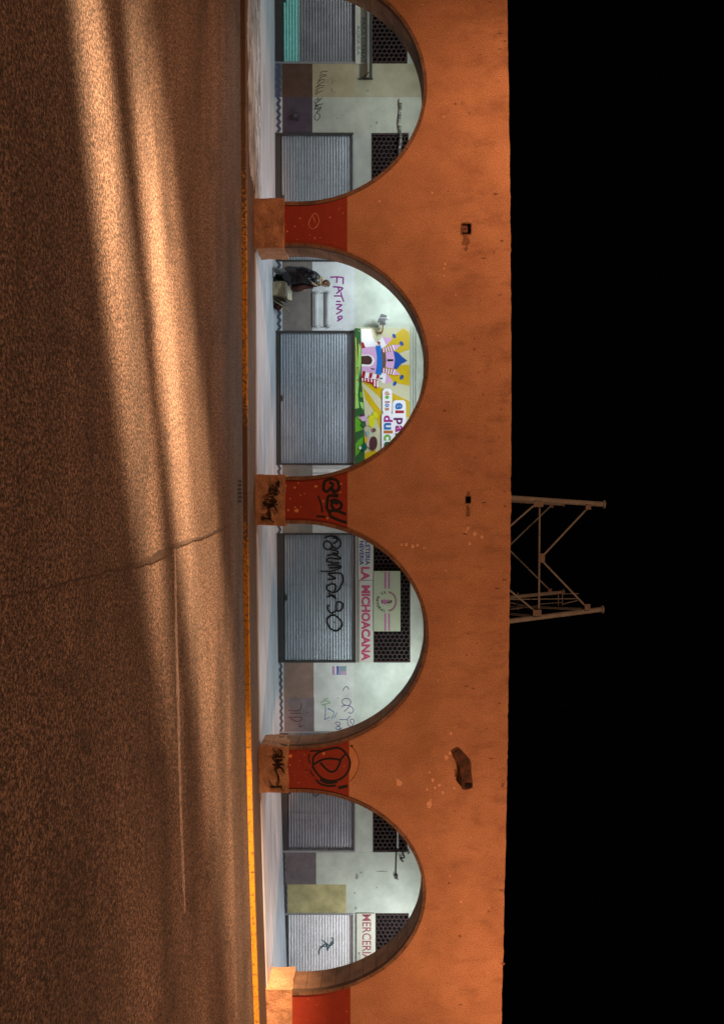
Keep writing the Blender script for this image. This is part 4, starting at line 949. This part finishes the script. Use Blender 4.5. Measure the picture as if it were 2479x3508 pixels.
tube(bm, [Vector(v) for v in zl5(smooth_line([(1310,975),(1290,1010),(1310,1060),(1275,1065),(1300,1095)]), YS - .06)], .022, 6)
tube(bm, [Vector(v) for v in zl5(smooth_line([(1330,990),(1345,1020),(1335,1030)]), YS - .05)], .02, 6)
mk('cable', bm, M_spray, cb)
bm = newbm(); tube(bm, [Vector(v) for v in zl5([(1250,810),(1255,870),(1255,985)], YS - .04)], .032, 8); mk('conduit', bm, mat('grey_conduit', (.35, .35, .32)), cb)
bm = newbm(); p = P(*Z5(1243, 1215), YS - .06); box(bm, p.x - .06, p.x + .06, YS - .08, YS - .001, p.z - .05, p.z + .06); bevel(bm, .01); mk('junction_box', bm, M_frame, cb)

# ceiling lamps of the arcade
def ceiling_lamp(x, y, power, col):
    t = thing('ceiling_lamp', 'long white fluorescent lamp under the arcade ceiling', 'lamp', (x, y, 5.34), 'fluorescent lamps of the arcade')
    bm = newbm(); box(bm, x - .65, x + .65, y - .09, y + .09, 5.27, 5.345); bevel(bm, .01); mk('housing', bm, mat('lamp_white', (.8, .8, .8), .4), t)
    l = light('tube_light', 'AREA', (x, y, 5.255), (x, y + .0, 0), power, col, shape='RECTANGLE', size=1.2, size_y=.12); put(l, t)
COOL = (.84, .97, 1.0)
ceiling_lamp(X(935, 1.6), 1.55, 150, COOL)
ceiling_lamp(X(1380, 1.6), 1.55, 95, (.86, .95, 1.0))
ceiling_lamp(X(2370, 1.6), 1.55, 130, (.88, 1.0, .97))
ceiling_lamp(X(3330, 1.6), 1.55, 185, (.92, .97, 1.0))
ceiling_lamp(X(-420, 1.6), 1.55, 110, (.95, 1.0, .93))
ceiling_lamp(X(250, 1.6), 1.55, 75, (.93, 1.0, .96))

# ---------------------------------------------------------------- cardboard and bag on the floor
def zfl(x): return g(x) + FL
def crumple(bm, k, amp):
    for v in bm.verts: v.co += noise.noise_vector(v.co*k)*amp
xb0, xb1 = X(971, 3.25), X(1021, 3.25); zt = Zh(990, 988, 3.25)
cbx = thing('cardboard_box', 'crumpled open cardboard box on the floor at the feet of the standing person', 'box', ((xb0+xb1)/2, 3.25, zfl(-6)))
bm = newbm(); box(bm, xb0, xb1, 3.02, 3.45, zfl(-6) + .004, zt - .06); bm.faces.ensure_lookup_table()
bmesh.ops.delete(bm, geom=[f for f in bm.faces if f.normal.z > .5 or abs(f.calc_center_median().z - (zt-.06)) < .001], context='FACES')
bmesh.ops.subdivide_edges(bm, edges=list(bm.edges), cuts=4, use_grid_fill=True); crumple(bm, 4, .03)
for v in bm.verts: v.co.z = max(v.co.z, zfl(-6) + .004)
M_card = mat('brown_cardboard', (.33, .265, .16), .9, (.20, .155, .09), 7, .6)
mk('carton', bm, M_card, cbx)
bm = newbm()
q(bm, ((xb0, 3.02, zt - .06), (xb1, 3.02, zt - .07), (xb1 + .05, 2.93, zt + .02), (xb0 + .1, 2.95, zt + .0))); q(bm, ((xb0, 3.45, zt - .06), (xb1, 3.45, zt - .06), (xb1, 3.53, zt + .08), (xb0, 3.52, zt + .06))); q(bm, ((xb1, 3.02, zt - .06), (xb1, 3.45, zt - .06), (xb1 + .10, 3.43, zt + .05), (xb1 + .1, 3.05, zt + .03)))
mk('flap', bm, mat('pale_cardboard', (.50, .45, .34), .9, scale=9, amt=.4), cbx)
bm = newbm(); box(bm, xb0 + .05, xb1 - .08, 3.08, 3.4, zfl(-6) + .1, zt - .02); bmesh.ops.subdivide_edges(bm, edges=list(bm.edges), cuts=3, use_grid_fill=True); crumple(bm, 7, .05); mk('crumpled_paper', bm, mat('white_paper', (.62, .62, .60), .9, (.4, .4, .38), 9, .6), cbx)
xf0 = X(1019, 3.3)
fc_ = thing('folded_cardboard', 'flattened cardboard sheets leaning together between the box and the dark bag', 'cardboard', (xf0 + .1, 3.3, zfl(-6)))
for i in range(5):
    bm = newbm(); x = xf0 + .022*i; h = (.34, .38, .30, .36, .44)[i]; ln = .06*i
    vs = []
    for (yy, z_, dx) in ((3.0, 0, 0), (3.5, 0, 0), (3.5, h, ln*.8 + .03), (3.0, h - .03*i % .1, ln + .02)): vs.append((x + dx + (.05 if i == 4 else 0), yy, zfl(-6) + .004 + z_))
    a = [bm.verts.new(v) for v in vs]; b = [bm.verts.new((v[0] + .007, v[1], v[2])) for v in vs]
    bm.faces.new(a); bm.faces.new(b[::-1])
    for k in range(4): bm.faces.new((a[k], a[(k+1)%4], b[(k+1)%4], b[k]))
    mk('sheet', bm, (M_card, mat('dark_cardboard', (.05, .04, .025), .9), M_card, MATS['dark_cardboard'], mat('yellow_cardboard', (.46, .39, .22), .9, scale=6, amt=.4))[i], fc_)
xg = X(1052, 3.3); bg = thing('cloth_bag', 'small dark red-brown bag slumped on the floor right of the flattened cardboard', 'bag', (xg, 3.3, zfl(-6)))
bm = newbm(); bmesh.ops.create_icosphere(bm, subdivisions=3, radius=1)
for v in bm.verts:
    n_ = noise.noise(v.co*2.2); v.co = Vector((v.co.x*.085*(1 + .4*n_), v.co.y*.16*(1 + .3*n_), max(-.8, v.co.z)*.125*(1 + .35*n_)))
bmesh.ops.translate(bm, verts=bm.verts, vec=(xg, 3.3, zfl(-6) + .105)); mk('sack', bm, mat('maroon_cloth', (.045, .014, .014), .9, (.09, .03, .01), 7, .7), bg, smooth=True)
bm = newbm(); tube(bm, [(xg - .03, 3.28, zfl(-6) + .19), (xg - .04, 3.25, zfl(-6) + .25), (xg + .02, 3.22, zfl(-6) + .26), (xg + .05, 3.25, zfl(-6) + .2)], .012, 6); mk('handle', bm, MATS['maroon_cloth'], bg)

# ---------------------------------------------------------------- the person
PX = X(947, 3.15); PY = 3.12; PZ = zfl(-6)
PER = thing('person', 'person in a long shiny dark padded coat standing stooped over cardboard boxes', 'person', (PX, PY, PZ))
def skinned(name, verts, edges, radii, m, root=0, sub=2, shift=(0,0,0)):
    me = bpy.data.meshes.new(name); me.from_pydata([tuple(Vector(v) + Vector(shift)) for v in verts], edges, []); o = bpy.data.objects.new(name, me); COL.objects.link(o)
    md = o.modifiers.new('skin', 'SKIN'); me.skin_vertices.new(name='') if not me.skin_vertices else None
    sv = me.skin_vertices[0].data
    for i, r in enumerate(radii):
        sv[i].radius = r if isinstance(r, tuple) else (r, r)
        sv[i].use_root = (i == root)
    o.modifiers.new('sub', 'SUBSURF').levels = sub; o.modifiers['sub'].render_levels = sub
    dg = bpy.context.evaluated_depsgraph_get(); ev = bpy.data.meshes.new_from_object(o.evaluated_get(dg)); bpy.data.objects.remove(o)
    for p_ in ev.polygons: p_.use_smooth = True
    ev.materials.clear(); ev.materials.append(m)
    r = bpy.data.objects.new(name, ev); COL.objects.link(r); return r
PS = (PX, PY, PZ)
V = []; E = []; R = []
def jv(p, r, par=None):
    V.append(p); R.append(r); i = len(V)-1
    if par is not None: E.append((par, i))
    return i
pel = jv((-.03, 0, .88), .14); ab = jv((0, 0, 1.06), .135, pel); ch = jv((.07, 0, 1.27), .15, ab); nk0 = jv((.15, .0, 1.42), .075, ch); nk = jv((.19, .0, 1.49), .055, nk0)
hd = jv((.235, -.005, 1.575), .082, nk); hd2 = jv((.245, -.005, 1.645), .092, hd); hd3 = jv((.235, -.005, 1.71), .055, hd2)
nose = jv((.335, .0, 1.60), .016, hd2); chin = jv((.305, -.005, 1.52), .030, hd)
for s_ in (-1, 1):
    sh = jv((.09, s_*.17, 1.35), .07, ch)
    if s_ < 0:
        el = jv((.10, -.30, 1.06), .045, sh); wr = jv((.30, -.20, 1.27), .030, el); pm = jv((.315, -.16, 1.345), .034, wr)
    else:
        el = jv((.16, .27, 1.08), .045, sh); wr = jv((.30, .12, 1.00), .030, el); pm = jv((.34, .09, .98), .034, wr)
    for f_ in range(4):
        d0 = Vector((.015, .02*(f_-1.5), .05)) if s_ < 0 else Vector((.05, .02*(f_-1.5), -.01)); ln = (.85, 1, .95, .75)[f_]
        a_ = jv(tuple(Vector(V[pm]) + d0), .0095, pm); b_ = jv(tuple(Vector(V[a_]) + d0*.6*ln + Vector((0, .012 if s_ < 0 else 0, -.012))), .0085, a_); jv(tuple(Vector(V[b_]) + d0*.35*ln + Vector((0, .016 if s_ < 0 else 0, -.02))), .0075, b_)
    th = jv(tuple(Vector(V[pm]) + Vector((.03, .03*s_*-1, .01))), .011, pm); jv(tuple(Vector(V[th]) + Vector((.02, .01, .03))), .009, th)
    hp = jv((-.04, s_*.10, .84), .10, pel); kn = jv((-.02 + .05*s_, s_*.12, .47), .062, hp); an = jv((-.08 + .07*s_, s_*.12, .09), .042, kn); jv((.06 + .07*s_, s_*.13, .04), .036, an)
M_skin = mat('skin', (.40, .24, .15), .6, (.33, .18, .11), 6, .4)
body = skinned('body', V, E, R, M_skin, pel, 2, PS); put(body, PER)
# hair, ears, eyes
bm = newbm(); bmesh.ops.create_icosphere(bm, subdivisions=4, radius=1)
for v in list(bm.verts):
    n_ = noise.noise(v.co*4); v.co = Vector((v.co.x*.118, v.co.y*.108, v.co.z*.122))*(1 + .10*n_)
bmesh.ops.delete(bm, geom=[v for v in bm.verts if v.co.x > .055 and v.co.z < .035], context='VERTS')
bmesh.ops.delete(bm, geom=[v for v in bm.verts if v.co.z < -.085], context='VERTS')
bmesh.ops.translate(bm, verts=bm.verts, vec=Vector(PS) + Vector((.232, -.005, 1.645))); mk('hair', bm, mat('brown_hair', (.06, .032, .02), .8, (.13, .07, .045), 30, .8), PER, smooth=True)
bm = newbm()
for s_ in (-1, 1): bmesh.ops.create_icosphere(bm, subdivisions=2, radius=.012, matrix=Matrix.Translation(Vector(PS) + Vector((.325, s_*.035, 1.632))))
mk('eye', bm, mat('eye_dark', (.03, .02, .02), .3), PER)
bm = newbm(); bmesh.ops.create_icosphere(bm, subdivisions=2, radius=.03, matrix=Matrix.Translation(Vector(PS) + Vector((.235, -.115, 1.615))) @ Matrix.Diagonal((.7, .35, 1.1, 1))); mk('ear', bm, M_skin, PER, smooth=True)
bm = newbm(); bmesh.ops.create_icosphere(bm, subdivisions=2, radius=.022, matrix=Matrix.Translation(Vector(PS) + Vector((.325, 0, 1.555))) @ Matrix.Diagonal((.5, 1.0, .3, 1))); mk('mouth', bm, mat('lip', (.25, .10, .08), .5), PER, smooth=True)
# trousers and shoes
for s_ in (-1, 1):
    bm = newbm(); pts = [Vector(PS) + Vector(p) for p in ((-.04, s_*.10, .86), (-.02 + .03*s_, s_*.115, .62), (-.02 + .05*s_, s_*.12, .45), (-.05 + .06*s_, s_*.12, .24), (-.08 + .07*s_, s_*.12, .07))]
    for i, p in enumerate(pts): pass
    tube(bm, smooth3 if False else pts, .115, 14, r_end=.085)
    for v in bm.verts: v.co += noise.noise_vector(v.co*9)*.012
    mk('trouser_leg', bm, mat('dark_denim', (.05, .056, .065), .85, (.24, .25, .26), 8, .8) if s_ < 0 else mat('black_trousers', (.015, .013, .013), .85), PER, smooth=True)
    bm = newbm(); bmesh.ops.create_icosphere(bm, subdivisions=3, radius=1)
    for v in bm.verts: v.co = Vector((v.co.x*.145, v.co.y*.052, max(v.co.z, -.75)*.055))
    bmesh.ops.translate(bm, verts=bm.verts, vec=Vector(PS) + Vector((-.03 + .07*s_, s_*.125, .0425))); mk('shoe', bm, mat('grey_shoe', (.20, .19, .20), .7, (.35, .34, .35), 10, .6), PER, smooth=True)
# padded coat: rings up the leaning body, quilted and creased
def coat_mat():
    m = mat('shiny_black_padding', (.004, .0042, .006), .24, (.007, .008, .014), 5, .5, spec=.5, bump=.8, bscale=13); return m
lev = [(.34,-.03,.22,.20),(.42,-.01,.28,.235),(.55,.01,.315,.255),(.72,.015,.315,.26),(.90,.02,.30,.25),(1.06,.04,.285,.25),(1.20,.065,.265,.25),(1.32,.09,.235,.23),(1.40,.115,.19,.19),(1.46,.14,.14,.14),(1.51,.16,.105,.105)]
bm = newbm(); rings = []; NS = 40
for li in range((len(lev)-1)*4 + 1):
    i = min(len(lev)-2, li//4); t = li/4 - i; a, b = lev[i], lev[i+1]; z, cx, rx, ry = [a[k] + (b[k]-a[k])*t for k in range(4)]
    ring = []
    for j in range(NS):
        an = 6.2832*j/NS; d = 1 + .085*noise.noise((math.cos(an)*1.6, math.sin(an)*1.6, z*2.6)) + .05*noise.noise((math.cos(an)*3.4 + z*2.5, math.sin(an)*3.4, z*6)) + .05*noise.noise((math.cos(an)*2 - z*3.2, math.sin(an)*2, z*1.5 + 7))
        ring.append(bm.verts.new(Vector(PS) + Vector((cx + rx*d*math.cos(an), ry*d*math.sin(an), z + .025*math.sin(an*2 + 1)*(1 if li < 4 else .3)))))
    rings.append(ring)
for a, b in zip(rings, rings[1:]):
    for j in range(NS): bm.faces.new((a[j], a[(j+1)%NS], b[(j+1)%NS], b[j]))
coat = mk('padded_coat', bm, coat_mat(), PER, smooth=True)
for pts, nm in (([(.08,-.19,1.37),(.09,-.28,1.22),(.10,-.315,1.06),(.19,-.29,1.12),(.27,-.23,1.22)], 'near'), ([(.08,.19,1.37),(.12,.25,1.22),(.16,.28,1.08),(.23,.20,1.02),(.29,.14,1.0)], 'far')):
    bm = newbm(); pp = []
    for i in range(len(pts)-1):
        for k in range(5): t = k/5; pp.append(Vector(PS) + Vector(pts[i])*(1-t) + Vector(pts[i+1])*t)
    pp.append(Vector(PS) + Vector(pts[-1])); tube(bm, pp, .098, 16, r_end=.062)
    for v in bm.verts: v.co += noise.noise_vector(v.co*7)*.022
    mk('sleeve', bm, MATS['shiny_black_padding'], coat, smooth=True)
bm = newbm(); tube(bm, [Vector(PS) + Vector(p) for p in ((.12,-.13,1.44),(.22,-.10,1.46),(.26,.0,1.45),(.2,.10,1.46),(.10,.09,1.48),(.06,0,1.5),(.09,-.1,1.47),(.13,-.13,1.44))], .045, 10); mk('collar', bm, mat('tan_fur_collar', (.42, .30, .17), .95, (.16, .11, .07), 30, .8, bump=.8, bscale=70), coat, smooth=True)
# dark maroon cloth hanging in front
bm = newbm(); rings = []
for i in range(13):
    t = i/12; z = .56 + .68*t; cx = .365 - .05*t*t + .02*math.sin(t*7); ring = []
    for j in range(20):
        an = 6.2832*j/20; d = 1 + .2*noise.noise((math.cos(an)*1.5, math.sin(an)*1.5, z*3)); k = (.55 + .45*math.sin(math.pi*min(1, t*1.1 + .12)))
        ring.append(bm.verts.new(Vector(PS) + Vector((cx + .085*k*d*math.cos(an), .02 + .17*k*d*math.sin(an), z))))
    rings.append(ring)
for a, b in zip(rings, rings[1:]):
    for j in range(20): bm.faces.new((a[j], a[(j+1)%20], b[(j+1)%20], b[j]))
bm.faces.new(rings[0][::-1]); bm.faces.new(rings[-1]); mk('maroon_shawl', bm, mat('maroon_wool', (.035, .010, .009), .95, (.07, .022, .018), 8, .6), PER, smooth=True)

# ---------------------------------------------------------------- lattice tower standing behind the shops
TY0, TY1 = 8.0, 14.2
TW_ = thing('lattice_tower', 'beige steel lattice tower top rising behind the orange wall', 'tower', (P(1907, 1750, 11).x, 11, 0))
Zt = zmap(.2588, 1680, 1650)
def tp(x, y, d): return P(*Zt(x, y), d)
def leg(p, q_, y, r):
    a, b = tp(*p, y), tp(*q_, y); k = (a.z)/(b.z - a.z); base = a - (b - a)*k
    bm = newbm(); tube(bm, [base, a, b], r, 14); o = mk('leg', bm, M_metal_tower, TW_)
    bm = newbm(); tube(bm, [b - Vector((0,0,.02)), b + Vector((0,0,.05))], r*1.55, 14); mk('flange', bm, M_metal_tower, o)
leg((270,215), (1490,300), TY0, .098); leg((260,1845), (1470,1690), TY0, .092)
leg((270,255), (955,300), TY1, .075); leg((270,1530), (955,1462), TY1, .085)
def brace(p, q_, y0, y1=None, r=.036):
    y1 = y0 if y1 is None else y1; bm = newbm(); tube(bm, [tp(*p, y0), tp(*q_, y1)], r, 8); mk('brace', bm, M_metal_tower, TW_)
for a in (((645,290),(635,1760),TY0),((1290,340),(680,990),TY0),((680,1050),(1265,1660),TY0),((575,310),(60,760),TY0),((580,1710),(60,1280),TY0),((800,315),(160,930),TY1),((160,820),(785,1440),TY1)): brace(*a)
brace((60,330), (1250,1690), TY1, TY0, .001) if False else None
brace((200,1648), (1260,1690), TY1, TY0, .045); brace((200,1745), (560,1782), TY0 + 3, TY0, .045); brace((640,1480), (640,1740), TY1, TY0, .03); brace((660,330), (660,280), TY1, TY0, .03)
brace((200,1560), (1150,1548), TY1 - 2, None, .024); brace((640,1620), (945,1598), TY1 - 1, None, .024); brace((940,1622), (1150,1572), TY1 - 1, None, .024); brace((955,1482), (1160,1482), TY1 - 2, None, .02)
brace((893,1500), (893,1640), TY1 - 1, None, .022); brace((946,1470), (946,1640), TY1 - 1, None, .022); brace((640,1560), (640,1640), TY1 - 1, None, .05); brace((360,1470), (360,1700), TY1 - 1, None, .022)
brace((260,1600), (440,1640), TY1 - 1, None, .024); brace((260,1690), (640,1640), TY1 - 1, None, .022)
def gusset(x0, x1, y0, y1, y):
    bm = newbm(); a = tp(x0, y0, y); b = tp(x1, y1, y); box(bm, a.x, b.x, y - .06, y - .045, a.z, b.z); mk('gusset_plate', bm, mat('brown_tower_plate', (.13, .11, .09), .8), TW_)
gusset(565, 690, 255, 335, TY0 - .05); gusset(555, 665, 1695, 1775, TY0 - .05); gusset(645, 710, 950, 1070, TY0); gusset(770, 825, 290, 345, TY1); gusset(755, 805, 1410, 1475, TY1); gusset(1250, 1320, 310, 370, TY0 - .05); gusset(1235, 1310, 1620, 1700, TY0 - .05)
for o in list(bpy.data.objects):
    if '_base' in o: del o['_base']
